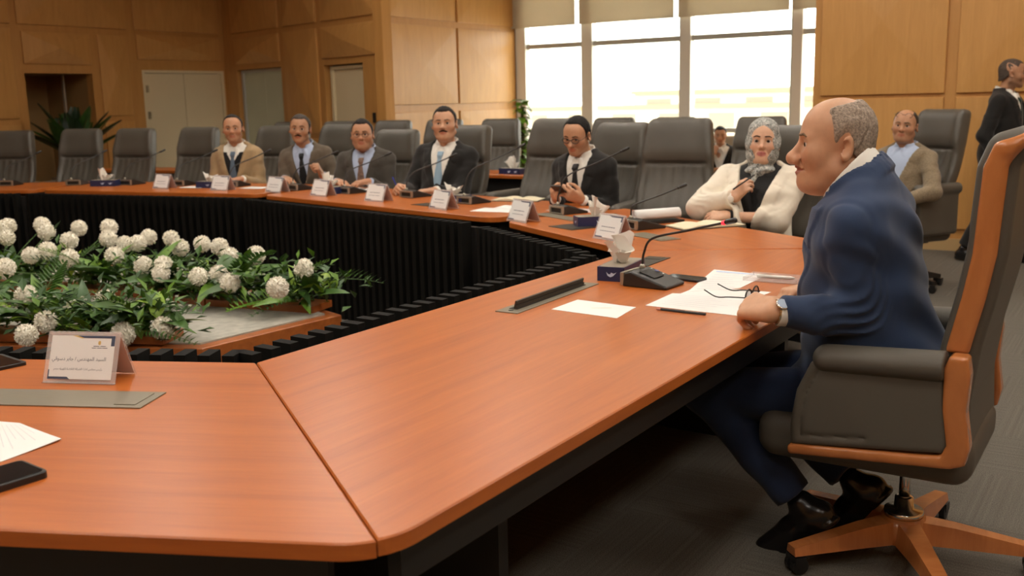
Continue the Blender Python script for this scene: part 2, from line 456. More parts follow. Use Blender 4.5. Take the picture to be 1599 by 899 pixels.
# window wall: aluminium curtain wall
WL = 5.44
WW = Wall('wall_back', CW, E2, -E1, WL, [(0.02, WL, 0.12, CEIL - 0.02)], 'low sill and head of the window wall', M_alu)
win = structure(WW.box('window_1', 0.02, WL, 0.12, 0.20, -0.12, 0.10, M_alu)); win.parent = None; win.matrix_world = WW.M
win['label'] = 'tall aluminium framed window bay with blown-out daylight'
M_alu_lit = mat('aluminium_lit_face', (0.85, 0.83, 0.77), 0.4, 0.0)  # lighter copy: daylight flare on the mullion faces is put into the colour
for a, b in ((0.03, 0.20), (1.16, 1.33), (2.69, 2.84), (4.23, 4.36)):
    WW.box('mullion', a, b, 0.2, CEIL, -0.04, 0.10, M_alu_lit, win)
    WW.box('mullion_dark_side', a - 0.03, a, 0.2, CEIL, -0.06, 0.06, M_alu, win)  # mullion's darker left side, kept in the plain aluminium tone
for a, b in ((0.20, 1.13), (1.33, 2.66), (2.84, 4.20), (4.36, WL)):
    WW.box('transom', a, b, 2.185, 2.255, -0.02, 0.07, M_alu, win)
    WW.box('transom', a, b, 0.95, 1.01, -0.02, 0.07, M_alu, win)
M_glass = bpy.data.materials.new('window_glass'); M_glass.use_nodes = True
_nt = M_glass.node_tree; _nt.nodes.clear()
_o = _nt.nodes.new('ShaderNodeOutputMaterial'); _g = _nt.nodes.new('ShaderNodeBsdfGlossy'); _t = _nt.nodes.new('ShaderNodeBsdfTransparent'); _x = _nt.nodes.new('ShaderNodeMixShader')
_g.inputs['Roughness'].default_value = 0.02; _x.inputs[0].default_value = 0.06; _t.inputs[0].default_value = (0.92, 0.94, 0.92, 1)
_nt.links.new(_t.outputs[0], _x.inputs[1]); _nt.links.new(_g.outputs[0], _x.inputs[2]); _nt.links.new(_x.outputs[0], _o.inputs[0])
for a, b in ((0.20, 1.13), (1.33, 2.66), (2.84, 4.20), (4.36, WL)):
    for z0, z1 in ((0.2, 0.95), (1.01, 2.185), (2.255, CEIL)):
        WW.box('pane', a, b, z0, z1, 0.0, 0.008, M_glass, win)
M_blind = mat('blind_fabric', (0.70, 0.62, 0.50), 0.8, var=(3, 0.03))
_nt = M_blind.node_tree; _tr = _nt.nodes.new('ShaderNodeBsdfTranslucent'); _tr.inputs[0].default_value = (0.76, 0.70, 0.58, 1); _mx = _nt.nodes.new('ShaderNodeMixShader'); _mx.inputs[0].default_value = 0.30
_nt.links.new(_nt.nodes['Principled BSDF'].outputs[0], _mx.inputs[1]); _nt.links.new(_tr.outputs[0], _mx.inputs[2]); _nt.links.new(_mx.outputs[0], _nt.nodes['Material Output'].inputs[0])
for k, (a, b) in enumerate(((0.0, 1.09), (1.15, 2.62), (2.68, 4.20), (4.235, WL - .01))):
    o = WW.box('roller_blind', a, b, 2.51, CEIL - 0.10, 0.155, 0.159, M_blind)
    rail = WW.box('bottom_rail', a, b, 2.49, 2.51, 0.150, 0.164, M_blind)
    o.parent = None; o.matrix_world = WW.M; rail.parent = o
    tag(o, ['beige roller blind in the bay next to the maple wall corner', 'beige roller blind above the man looking at his phone', 'wide beige roller blind above the woman in the headscarf', 'narrow slice of beige roller blind against the right wall'][k], 'blind', 'roller blinds of the window')
scene_blinds = None

# doors
M_frost = mat('frosted_glass', (0.52, 0.56, 0.42), 0.25, 0.0, 0.6, var=(1.2, 0.05))
def door_leaf(W_, name, a, b, z1, y0, y1, m, label, leaf=2):
    d = W_.box(name, a, b, z1 - 0.04, z1, y0 - 0.02, y1 + 0.01, m); d.parent = None; d.matrix_world = W_.M; structure(d, label)
    W_.box('door_jamb', a, a + 0.05, 0, z1 - 0.04, y0 - 0.02, y1 + 0.01, m, d); W_.box('door_jamb', b - 0.05, b, 0, z1 - 0.04, y0 - 0.02, y1 + 0.01, m, d)
    w = (b - a - 0.10) / leaf
    for k in range(leaf):
        W_.box('door_leaf', a + 0.05 + k * w + 0.004, a + 0.05 + (k + 1) * w - 0.004, 0.01, z1 - 0.045, y0, y1 - 0.02, m, d)
    return d
_dd = door_leaf(L1, 'door_1', 0.04, 1.56, 2.0, -0.06, -0.012, M_cream, 'cream painted double door in the left wall')
for zz in (0.95, 1.30, 1.68):
    L1.box('hinge', 1.46, 1.50, zz, zz + 0.10, -0.02, 0.0, mat('hinge_steel', (0.45, 0.38, 0.25), 0.4, 0.5), _dd)
L1.box('door_handle', 0.70, 0.72, 0.98, 1.12, -0.02, 0.035, mat('steel_edge', (0.7, 0.68, 0.62), 0.3, 0.8), _dd)
_gd = L2.box('door_2', 0.40, 1.74, 1.95, 1.99, -0.12, -0.06, M_alu); _gd.parent = None; _gd.matrix_world = L2.M; structure(_gd, 'pale green frosted glass door in an aluminium frame')
L2.box('door_jamb', 0.40, 0.46, 0, 1.95, -0.12, -0.06, M_alu, _gd); L2.box('glass_leaf', 0.46, 1.10, 0.01, 1.95, -0.10, -0.085, M_frost, _gd); L2.box('glass_leaf', 1.105, 1.74, 0.01, 1.95, -0.10, -0.085, M_frost, _gd)
_dn = door_leaf(L2, 'door_3', 3.0, 3.85, 1.95, -0.12, -0.06, M_cream, 'narrow cream painted door next to the black switch', 1)

for W_, a, b in ((L1, 0.02, 1.58), (L2, 0.36, 1.78), (L2, 2.91, 3.89)): W_.box('door_light_stop', a, b, 0, 2.04, -0.20, -0.145, M_dark)  # unseen plates added behind the doors to stop outside light leaking in
# terrace and building seen through the glass
M_out = mat('outside_render', (0.70, 0.62, 0.48), 0.8)
_tb = MB(); p0 = CW + E1 * 0.4 - E2 * 8; p1 = CW + E1 * 40 - E2 * 30; p2 = CW + E1 * 40 + E2 * 45; p3 = CW + E1 * 0.4 + E2 * 14
_tb.prism([(p.x, p.y) for p in (p0, p3, p2, p1)], -0.5, -0.15)
structure(_tb.build('terrace_ground', M_out), 'sunlit pale terrace outside the window')
bl = thing('building', 'pale low building with a stepped parapet seen through the window', 'building', (CW + E1 * 26).to_3d(), ANG)
for (x, y, w, hh, nm) in ((0, 14, 26, 0.95, 'wall'), (0.5, 2, 18, 1.55, 'wall'), (0.2, -8, 9, 1.15, 'wall')):
    q = MB(); q.box((x, y - w / 2, -0.14), (x + 3, y + w / 2, hh)); q.build(nm, M_out, bl)
    q = MB(); q.box((x - 0.15, y - w / 2 - .1, hh), (x + 3.1, y + w / 2 + .1, hh + 0.16)); q.build('parapet', mat('parapet_trim', (0.36, 0.27, 0.17), 0.8), bl)
    for j in range(int(w // 2.2)):
        q = MB(); yy = y - w / 2 + 0.9 + j * 2.2; q.box((x - 0.02, yy, 0.1), (x + 0.02, yy + 1.1, hh - 0.2)); q.build('window', mat('far_window', (0.30, 0.25, 0.19), 0.4), bl)

# ceiling light panels (above the picture)
M_diff = mat('light_diffuser', (0.9, 0.85, 0.75), 0.5, emit=CEILING_TINT, estr=CEILING_GLOW)
_lm = MB(); _lm.box((-0.3, -0.3, -0.03), (0.3, 0.3, 0)); _lme = _lm.mesh('diffuser', mats=M_diff)
_lf = MB()
for q in ((-.33, -.33, .33, -.3), (-.33, .3, .33, .33), (-.33, -.3, -.3, .3), (.3, -.3, .33, .3)): _lf.box((q[0], q[1], -0.045), (q[2], q[3], 0))
_lfe = _lf.mesh('frame', mats=mat('lamp_frame', (0.75, 0.72, 0.66), 0.4))
def lamps(spots):
    for a, b in spots:
        q = corner(a, b); t = thing('ceiling_light', 'square recessed ceiling light panel above the meeting tables', 'ceiling light', (q.x, q.y, CEIL), ANG, 'ceiling light panels')
        link('diffuser', _lme, t); link('frame', _lfe, t)
lamps([(a, b) for a in (-1.0, 1.2, 3.4, 5.6, 7.8) for b in (-5.2, -2.8, -0.4, 2.0)] + [(a, -7.6) for a in (3.4, 5.6, 7.8)])  # last row of unseen panels added to brighten the far men and left walls
# ------------------------------------------------------------------ conference tables
TZ = 0.77
M_slat = mat('black_slat', (0.0065, 0.006, 0.0048), 0.75, spec=0.15, var=(6, 0.25))
M_skirt = mat('black_laminate', (0.012, 0.011, 0.010), 0.45)
M_plate = mat('bronze_metal', (0.235, 0.205, 0.150), 0.42, 0.45, var=(30, 0.06, (1, 12, 12)))
M_plate_d = mat('bronze_dark', (0.055, 0.047, 0.036), 0.45, 0.4)
def table(label, a, b, depth, mit_a, mit_b, ra=0.0, rb=0.0, slats=True, oa=0.0, ob=0.0, gap=0.002, ma=0.02, mb=0.02, fa=0.0, fb=0.0, dark=(0.35, 0.080, 0.011), light=(0.53, 0.148, 0.022), group='sections of the ring table'):
    """a->b inner edge (room centre on its left); mit = outward shift of the outer corner along the edge at each end"""
    a = Vector(a); b = Vector(b); d = (b - a).normalized(); n = Vector((d.y, -d.x)); L = (b - a).length
    rz = math.atan2(d.y, d.x)
    t = thing('conference_table', label, 'table', (a.x, a.y, 0), rz, group)
    # local frame: x along the inner edge, -y outwards
    poly = [(gap, 0), (gap - mit_a, -depth), (L - gap + mit_b, -depth), (L - gap, 0)]
    if fa or fb:            # outer corner rounded in common with the neighbouring section
        def half_arc(px, mit, r, sgn):
            half = math.atan2(depth, mit); tl = r / math.tan(half); cx = px - sgn * tl; cy = -depth + r; out = []
            a1 = math.pi / 2 - half
            for k_ in range(7):
                a = a1 * k_ / 6; out.append((cx + sgn * r * math.sin(a), cy - r * math.cos(a)))
            return out
        poly2 = [(gap, 0)] + (half_arc(gap - mit_a, mit_a, fa, -1)[::-1] if fa else [poly[1]]) + (half_arc(L - gap + mit_b, mit_b, fb, 1) if fb else [poly[2]]) + [(L - gap, 0)]
        top = poly2
    else: top = round_poly(poly, [ra, oa, ob, rb])
    w = wood('table_veneer_%d' % len(MATS), dark, light, 0.34, (0.9, 13, 13), 0.0, coat=0.10, contrast=0.75)
    q = MB(); q.prism(top, TZ - 0.030, TZ, bev=0.003); q.build('table_top', w, t)
    sk = inset([Vector(p) for p in poly], 0.05)
    # apron under the outer edge, legs and inner panel
    y1 = -depth + 0.06
    xa, xb = sk[1].x + 0.02, sk[2].x - 0.02
    q = MB(); q.box((xa, y1, TZ - 0.135), (xb, y1 + 0.03, TZ - 0.034)); q.build('apron', M_skirt, t)
    q = MB(); q.box((0.03, -0.12, 0.0), (L - 0.03, -0.09, TZ - 0.031)); q.build('modesty_panel', M_skirt, t)
    for x in (max(0.05, 0.05 - mit_a * 0.4), L - 0.09 + min(0, mit_b)):
        q = MB(); q.box((x, -depth * 0.72, 0), (x + 0.04, -0.12, TZ - 0.031)); q.build('end_panel', M_skirt, t)
    if slats:
        g0, g1 = 0.120, 0.195; x0, x1 = ma, L - mb
        k = int((x1 - x0) / 0.0735); me = MB()
        me.box((-0.018, g0, 0.0), (0.018, g1, 0.755)); sm = me.mesh('slat', mats=M_slat)
        off = (x0 + x1 - (k - 1) * 0.0735) / 2
        for i in range(k):
            s = link('slat', sm, t); s.location = (off + i * 0.0735, 0, 0)
        q = MB(); q.box((x0, g0 - 0.03, 0.0), (x1, g0 - 0.001, 0.725)); q.build('slat_backing', M_skirt, t)
        for x in (x0 + 0.02, x1 - 0.06):
            q = MB(); q.box((x, -0.10, 0.60), (x + 0.04, g0 - 0.03, 0.70)); q.build('bracket', M_skirt, t)
    return t
def miter(h1, h2, depth):
    """shift along the edge for a mitred joint of two edges with headings h1 -> h2 (degrees)"""
    return depth * math.tan(math.radians(abs(h2 - h1)) / 2)
S_in = Vector((-0.695, 2.597)); BC = Vector((0.540, 4.434))
hB = math.degrees(math.atan2(*(BC - S_in).yx))
C1e = Vector((-0.04, 5.66)); C2a = Vector((-0.11, 5.83)); C2b = Vector((-1.93, 7.73)); C3a = Vector((-1.99, 7.81)); C3b = Vector((-4.13, 8.75)); C4a = Vector((-4.20, 8.77)); C4b = Vector((-6.9, 8.90))
hd = lambda p, q: math.degrees(math.atan2(q.y - p.y, q.x - p.x))
A0 = S_in + Vector((math.cos(math.radians(171.5)), math.sin(math.radians(171.5)))) * 2.5
hA = hd(A0, S_in); h1 = hd(BC, C1e); h2 = hd(C2a, C2b); h3 = hd(C3a, C3b)
_dA = (S_in - A0).normalized(); _nA = Vector((_dA.y, -_dA.x)); _dB = (BC - S_in).normalized(); _nB = Vector((_dB.y, -_dB.x))
DA, DB = 1.062, 1.038; _det = _nA.x * _nB.y - _nA.y * _nB.x
_Q = Vector(((DA * _nB.y - DB * _nA.y) / _det, (_nA.x * DB - _nB.x * DA) / _det))       # common outer corner, relative to the inner one
tab_A = table('orange-brown table section under the name card facing the flowers', A0, S_in, DA, 0.0, _Q.dot(_dA), fb=0.13, mb=0.07)
tab_B = table('orange-brown head table section with open cable strip where the blue-suited man sits', S_in, BC, DB, -_Q.dot(_dB), miter(hB, h1, 1.0), fa=0.13, ma=0.07, mb=0.08)
tab_1 = table('orange-brown table section in front of the woman in the headscarf', BC, C1e, 0.90, miter(hB, h1, 0.9) * 0.95, 0.14, rb=0.12, ma=0.13, mb=0.03)
tab_2 = table('orange-brown table section in front of the three men in grey and black suits', C2a, C2b, 0.90, 0.14, 0.16, ra=0.10, rb=0.12)
tab_3 = table('orange-brown table section in front of the man in the tan jacket', C3a, C3b, 0.90, 0.16, 0.16, ra=0.10, rb=0.12)
tab_4 = table('orange-brown table section in front of the empty chairs near the potted cycad', C4a, C4b, 0.90, 0.16, 0.0, ra=0.10)
# second ring behind the seated row
def outer_pt(a, b, t, off):
    d = (b - a).normalized(); return a + d * t + Vector((d.y, -d.x)) * off
def back_table(label, p, q): return table(label, p, q, 0.50, 0, 0, slats=False, group='tables of the back row')
back_table('narrow back-row table carrying a tissue box near the window corner plant', Vector((0.86, 8.50)), Vector((-1.03, 9.975)))
back_table('narrow back-row table carrying a tissue box behind the empty leather chair', Vector((1.95, 7.08)), Vector((0.94, 8.04)))
back_table('narrow back-row table behind the men in grey suits', Vector((-1.09, 9.90)), Vector((-4.84, 11.53)))
# ------------------------------------------------------------------ chairs (local frame: faces +y)
M_leather = mat('grey_leather', (0.084, 0.074, 0.059), 0.42, spec=0.45, bump=(180, 0.12, 0.002), var=(5, 0.10))
M_leather2 = mat('grey_leather_back', (0.094, 0.083, 0.066), 0.5, spec=0.35, bump=(180, 0.12, 0.002))
M_trim = wood('chair_cherry', (0.38, 0.125, 0.034), (0.54, 0.195, 0.060), 0.26, (14, 3, 1.5), coat=0.4, contrast=0.8)
M_black = mat('black_plastic', (0.012, 0.012, 0.012), 0.4)
M_chrome = mat('chrome', (0.72, 0.70, 0.66), 0.16, 1.0)

def back_fn(hw_pts, th, n_curve, height, z0, y0, rec, pad=0.02, grooves=(0.24, 0.655), rip=0.0042):
    """upholstered back: x across, t along the reclined back, n towards the sitter"""
    c, s = math.cos(rec), math.sin(rec)
    ts = [p[0] for p in hw_pts]; ws = [p[1] for p in hw_pts]
    def f(p):
        x = p[..., 0]; yy = p[..., 1] - y0; zz = p[..., 2] - z0
        t = zz * c - yy * s; n = yy * c + zz * s
        n = n - n_curve(t)
        hw = np.interp(t, ts, ws)
        bulge = 0.034 * np.exp(-((t - height * 0.83) / (height * 0.165)) ** 4) + 0.014 * np.exp(-((t - height * 0.30) / 0.10) ** 2)
        wing = 0.35 * np.maximum(np.abs(x) - 0.12, 0) ** 2 / 0.12
        nn = n - 0.5 * bulge - wing
        r = 0.042
        q = np.stack([np.abs(x) - (hw - r), np.abs(t - height / 2) - (height / 2 - r), np.abs(nn) - (th + 0.5 * bulge - r)], -1)
        d = np.linalg.norm(np.maximum(q, 0), axis=-1) + np.minimum(q.max(-1), 0) - r
        fr = sstep(0.0, 0.02, nn)
        inner = sstep(hw - 0.02, hw - 0.06, np.abs(x))
        for g in grooves: d = d + fr * 0.018 * np.exp(-((t - height * g) / 0.011) ** 2) * inner
        d = d + fr * 0.010 * np.exp(-((np.abs(x) - hw + 0.055) / 0.007) ** 2) * sstep(height * 0.60, height * 0.50, t)
        mid = sstep(grooves[0] * height, grooves[0] * height + 0.05, t) * sstep(grooves[1] * height, grooves[1] * height - 0.02, t)
        d = d + fr * rip * np.cos(x * 95 + 6 * t) * mid * inner * (0.35 + 0.65 * sstep(0.3, 0.0, (grooves[1] * height - t)))
        return d * 0.8
    return f
_hw = [(0, 0.205), (0.15, 0.235), (0.38, 0.245), (0.62, 0.232), (0.84, 0.205)]
_bk = back_fn(_hw, 0.052, lambda t: 0.05 * np.exp(-((t - 0.22) / 0.20) ** 2) - 0.02 * sstep(0.5, 0.9, t), 0.86, 0.46, -0.22, math.radians(9))
CH = {}
CH['backrest'] = sdf_mesh('backrest', _bk, (-0.32, -0.50, 0.40), (0.32, 0.0, 1.40), 0.0115, M_leather)
def _seat(p):
    d = sd_box(p, (0, 0.02, 0.425), (0.238, 0.26, 0.065), 0.05)
    return d - 0.02 * np.exp(-((p[..., 0] / 0.2) ** 2 + (p[..., 1] / 0.22) ** 2)) * sstep(0.42, 0.47, p[..., 2])
CH['seat'] = sdf_mesh('seat', _seat, (-0.30, -0.30, 0.33), (0.30, 0.34, 0.56), 0.013, M_leather)
def _arm(p):
    pad = sd_box(p, (0, -0.03, 0.752), (0.042, 0.215, 0.042), 0.036)
    z = p[..., 2]; hw = 0.030
    side = sd_box(p, (0, -0.03, 0.575), (0.028, 0.19, 0.155), 0.025)
    return smin(pad, side, 0.01)
CH['armrest'] = sdf_mesh('armrest', _arm, (-0.08, -0.28, 0.39), (0.08, 0.24, 0.83), 0.0115, M_leather)
_b = MB(); _b.tube([(0, 0, 0.10), (0, 0, 0.36)], 0.028, 12); _b.box((-0.12, -0.12, 0.34), (0.12, 0.12, 0.372)); CH['column'] = _b.mesh('column', mats=M_black)
def star_leg(w, m, R=0.30):
    q = MB(); prof = [(0.03, 0.062, 0.135, w * 1.25), (0.15, 0.062, 0.125, w), (R, 0.062, 0.088, w * 0.75)]
    v = []
    for x, z0, z1, hw in prof: v += [(x, -hw, z0), (x, hw, z0), (x, hw * 0.8, z1), (x, -hw * 0.8, z1)]
    f = [(0, 1, 2, 3), (8, 11, 10, 9)]
    for k in (0, 4):
        for i in range(4): f.append((k + i, k + 4 + i, k + 4 + (i + 1) % 4, k + (i + 1) % 4))
    q.add(v, f); return q.mesh('leg', mats=m)
CH['leg'] = star_leg(0.028, M_black)
_b = MB()
for s_ in (-1, 1): _b.lathe([(0.012, -0.011), (0.027, -0.009), (0.027, 0.009), (0.012, 0.011)], 14, M=Matrix.Translation((0, s_ * 0.017, 0.0275)) @ Matrix.Rotation(math.pi / 2, 4, 'X'))
_b.box((-0.016, -0.03, 0.03), (0.02, 0.03, 0.058)); CH['caster'] = _b.mesh('caster', mats=M_black)
def office_chair(label, loc, face, tilt=0.0, group='grey leather conference chairs', swivel=0.0, drop=0.0, name='conference_chair'):
    """face: direction the sitter looks (degrees, world)"""
    t = thing(name, label, 'chair', (loc[0], loc[1], 0), math.radians(face - 90), group)
    b = link('backrest', CH['backrest'], t)
    if tilt:
        b.rotation_euler = (tilt, 0, 0); b.location = Vector((0, -0.22, 0.46)) - Matrix.Rotation(tilt, 3, 'X') @ Vector((0, -0.22, 0.46))
    b.location.z -= drop
    link('seat', CH['seat'], t).location.z = -drop
    for s_ in (-1, 1): link('armrest', CH['armrest'], t).location = (s_ * 0.268, 0, -drop)
    cl_ = link('column', CH['column'], t); cl_.location.z = -drop * 0.95
    for k in range(5):
        a = math.radians(72 * k + 18 + swivel)
        l = link('leg', CH['leg'], t); l.rotation_euler = (0, 0, a)
        c_ = link('caster', CH['caster'], t); c_.location = (0.29 * math.cos(a), 0.29 * math.sin(a), 0); c_.rotation_euler = (0, 0, a + 0.6)
    return t

# ---- the executive chair with cherry trim
HUB = (1.216, 2.935); MAIN_FACE = math.degrees(math.atan2(0.547, -0.837))
ex = thing('executive_chair', 'high-backed grey leather executive chair with orange cherry wood trim and star base', 'chair', (HUB[0], HUB[1], 0), math.radians(MAIN_FACE - 90))
_xc = [(0.40, -0.165), (0.60, -0.155), (0.76, -0.175), (0.90, -0.205), (1.02, -0.225), (1.15, -0.232), (1.25, -0.238), (1.33, -0.268)]
def _bc(z): return np.interp(z, [a for a, b in _xc], [b for a, b in _xc])
def _xback(p):
    x = np.abs(p[..., 0]); y = p[..., 1]; z = p[..., 2]
    n = y - _bc(z); r = 0.03
    q = np.stack([x - (0.262 - r), np.abs(z - 0.885) - (0.455 - r), np.abs(n - 0.004) - (0.052 - r)], -1)
    d = np.linalg.norm(np.maximum(q, 0), axis=-1) + np.minimum(q.max(-1), 0) - r
    roll = sd_cone(p, (-0.22, -0.292, 1.315), (0.22, -0.292, 1.315), 0.036, 0.036)
    d = smin(d, roll, 0.03)
    d = d + 0.012 * np.exp(-((z - 1.06) / 0.012) ** 2) * sstep(0, .02, n) * sstep(.25, .2, x)
    return d * 0.85
sdf = sdf_mesh
_xb = link('backrest', sdf('backrest', _xback, (-0.30, -0.40, 0.38), (0.30, -0.04, 1.40), 0.009, M_leather2), ex)
def _xseat(p): return sd_box(p, (0, 0.09, 0.42), (0.265, 0.31, 0.075), 0.06) - 0.012 * np.exp(-((p[..., 0] / 0.2) ** 2 + (p[..., 1] / 0.25) ** 2)) * sstep(0.42, 0.47, p[..., 2])
link('seat', sdf('seat', _xseat, (-0.30, -0.26, 0.31), (0.30, 0.44, 0.54), 0.011, M_leather2), ex)
def poly_sd(y, z, P):
    """2-D signed distance to a polygon"""
    d = np.full(y.shape, 1e9); s = np.ones(y.shape)
    n = len(P)
    for i in range(n):
        a = P[i]; b = P[i - 1]
        ey, ez = b[0] - a[0], b[1] - a[1]; wy, wz = y - a[0], z - a[1]
        t = np.clip((wy * ey + wz * ez) / (ey * ey + ez * ez), 0, 1)
        d = np.minimum(d, (wy - ey * t) ** 2 + (wz - ez * t) ** 2)
        c1 = z >= a[1]; c2 = z < b[1]; c3 = ey * wz > ez * wy
        s = np.where((c1 & c2 & c3) | (~c1 & ~c2 & ~c3), -s, s)
    return s * np.sqrt(d)
def slab(p, P, x0, x1, r):
    d2 = poly_sd(p[..., 1], p[..., 2], P) + r; dx = np.abs(p[..., 0] - (x0 + x1) / 2) - (abs(x1 - x0) / 2 - r)
    return np.minimum(np.maximum(d2, dx), 0) + np.sqrt(np.maximum(d2, 0) ** 2 + np.maximum(dx, 0) ** 2) - r
_arm_poly = [(0.262, 0.432), (0.266, 0.50), (0.250, 0.60), (0.212, 0.685), (0.18, 0.715), (-0.145, 0.72), (-0.150, 0.62), (-0.166, 0.50), (-0.155, 0.475)]
_wood_poly = [(0.268, 0.402), (0.272, 0.425), (0.262, 0.434), (-0.10, 0.463), (-0.150, 0.470), (-0.163, 0.500), (-0.148, 0.60), (-0.146, 0.715), (-0.160, 0.752), (-0.205, 0.752), (-0.213, 0.70), (-0.207, 0.60), (-0.222, 0.50), (-0.212, 0.45), (-0.175, 0.435)]
def _xpanel(p):
    d = slab(p, _arm_poly, -0.030, 0.030, 0.012)
    e = poly_sd(p[..., 1], p[..., 2], _arm_poly)
    fr = sstep(0.25, 0.27, p[..., 1] + 0.15 * (p[..., 2] - 0.43))
    return d + 0.006 * np.exp(-((e + 0.030) / 0.005) ** 2) * (p[..., 1] > 0.05)
def _xpad(p):
    d = sd_cone(p, (0, 0.185, 0.706), (0, -0.14, 0.724), 0.042, 0.046)
    q = p * _a((0.8, 1, 1)); return smax(sd_cone(q, (0, 0.17, 0.700), (0, -0.16, 0.715), 0.040, 0.043), -(p[..., 1] + 0.148), 0.006)
_mp = sdf('arm_panel', _xpanel, (-0.06, -0.20, 0.40), (0.06, 0.30, 0.75), 0.007, M_leather2)
_md = sdf('arm_pad', _xpad, (-0.08, -0.20, 0.63), (0.08, 0.25, 0.79), 0.007, M_leather2)
_mw_ = sdf('arm_frame', lambda p: slab(p, _wood_poly, -0.034, 0.034, 0.010), (-0.06, -0.26, 0.38), (0.06, 0.30, 0.78), 0.006, M_trim)
for s_ in (-1, 1):
    a_ = link('armrest', _mw_, ex); a_.location = (s_ * 0.312, 0, 0)
    a_.name = 'armrest'
    link('arm_panel', _mp, a_); link('arm_pad', _md, a_)
    def _strip(p):
        z = p[..., 2]; n = p[..., 1] - _bc(z) - 0.006; r = 0.010
        q = np.stack([np.abs(p[..., 0]) - (0.016 - r), np.abs(z - 1.03) - (0.285 - r), np.abs(n) - (0.030 - r)], -1)
        d = np.linalg.norm(np.maximum(q, 0), axis=-1) + np.minimum(q.max(-1), 0) - r
        return smin(d, sd_cone(p, (0, -0.262, 1.300), (0, -0.300, 1.325), 0.022, 0.016), 0.02) * 0.9
    if s_ == -1: _ms = sdf('side_trim', _strip, (-0.04, -0.34, 0.72), (0.04, -0.10, 1.37), 0.006, M_trim)
    st_ = link('side_trim', _ms, ex); st_.location = (s_ * 0.266, 0, 0)
_b = MB(); _b.tube([(0, 0, 0.19), (0, 0, 0.345)], 0.017, 18); _b.build('gas_lift', M_chrome, ex, True)
_b = MB(); _b.lathe([(0.058, 0.140), (0.060, 0.150), (0.058, 0.160), (0.030, 0.164), (0.028, 0.20), (0.020, 0.204)], 24); _b.build('collar', M_chrome, ex, True)
_b = MB(); _b.lathe([(0.075, 0.062), (0.070, 0.10), (0.066, 0.140)], 24); _b.build('hub', M_trim, ex, True)
_b = MB(); _b.prism(round_poly([(-.10, -.12), (.10, -.12), (.12, .14), (-.12, .14)], [.03] * 4), 0.315, 0.352); _b.tube([(0, 0.02, 0.29), (0, 0.02, 0.33)], 0.055, 14); _b.build('tilt_mechanism', M_black, ex)
_lw = star_leg(0.034, M_trim, 0.39)
for k in range(5):
    a = math.radians(194 + 72 * k) - math.radians(MAIN_FACE - 90)
    l = link('leg', _lw, ex); l.rotation_euler = (0, 0, a)
    c_ = link('caster', CH['caster'], l); c_.location = (0.37, 0, 0)
# ------------------------------------------------------------------ the grey conference chairs
CHAIRS = [  # x, y, faces, back tilt, label, group
 (-4.95, 9.98, 268, 0, 'empty grey leather chair at the end of the row by the cycad'),
 (-4.30, 10.06, 262, 0, 'empty grey leather chair directly in front of the potted cycad'),
 (-3.64, 9.72, 252, 0, 'empty grey leather chair behind the tissue box on the table, beside the cream double door'),
 (-2.98, 9.58, 248, 0, 'empty grey leather chair next to the man in the tan jacket'),
 (-2.18, 9.35, 246, 0, 'grey leather chair behind the man in the tan jacket'),
 (-1.55, 9.12, 244, 0, 'grey leather chair behind the moustached man in taupe'),
 (-0.98, 8.56, 240, 0, 'grey leather chair behind the stout man with spectacles'),
 (-0.36, 8.02, 234, 0, 'grey leather chair behind the man with the sky-blue tie'),
 (0.33, 7.42, 232, 0, 'empty grey leather chair between the sky-blue tie and the phone user'),
 (0.76, 6.97, 226, 0, 'grey leather chair behind the man looking at his phone'),
 (1.08, 6.42, 244, 0, 'large empty grey leather chair with creased back beside the woman'),
 (1.66, 5.86, 236, -0.10, 'grey leather chair the woman in the headscarf leans back in')]
def off_(x, y, f): return (x + 0.26 * math.cos(math.radians(f)), y + 0.26 * math.sin(math.radians(f)))
DROP = (.05, .05, .05, .05, .05, .045, .09, .05, .0, .03, 0, .05)
for k_, (x, y, f, tl_, lab) in enumerate(CHAIRS):
    g_ = 1.03 if k_ < 5 else (1.025 if k_ < 7 else 1.0)
    office_chair(lab, off_(x * g_, y * g_, f), f, tl_, 'grey leather chairs round the ring table', drop=DROP[k_])
BACK = [
 (-2.55, 11.75, 262, 'back-row grey chair in front of the glass door'),
 (-1.91, 11.40, 258, 'back-row grey chair in front of the narrow cream door'),
 (-1.29, 11.10, 252, 'back-row grey chair under the black wall switch'),
 (-0.71, 10.85, 248, 'back-row grey chair behind the head of the man with the sky-blue tie'),
 (-0.10, 10.35, 246, 'back-row grey chair beside the leafy plant'),
 (0.46, 9.95, 240, 'back-row grey chair behind the empty chair by the phone user'),
 (0.98, 9.55, 238, 'back-row grey chair behind the phone user at the window'),
 (1.47, 9.00, 236, 'back-row grey chair hidden by the large creased chair'),
 (2.12, 8.45, 244, 'back-row grey chair behind the headscarf at the window')]
for k_, (x, y, f, lab) in enumerate(BACK):
    g_ = 1.03 if k_ > 6 else (1.018 if k_ > 2 else 1.0)
    office_chair(lab, off_(x * g_, y * g_, f), f, 0, 'grey leather chairs of the back row', drop=0.05)
office_chair('grey leather chair of the man in tweed near the right wall', (2.93, 7.33), 203, 0, 'grey leather chairs of the back row', swivel=20)
# ------------------------------------------------------------------ people (local frame: faces +y, x to the person's right)
M_eye = mat('eye_white', (0.62, 0.56, 0.50), 0.25)
M_iris = mat('iris', (0.025, 0.014, 0.008), 0.15)
M_shoe = mat('black_shoe', (0.010, 0.009, 0.009), 0.25)
M_sock = mat('black_sock', (0.008, 0.008, 0.010), 0.9)
def cloth(name, c, rough=0.85, fine=420): return mat(name, c, rough, spec=0.2, sheen=0.15, bump=(fine, 0.25, 0.0012), var=(9, 0.07))

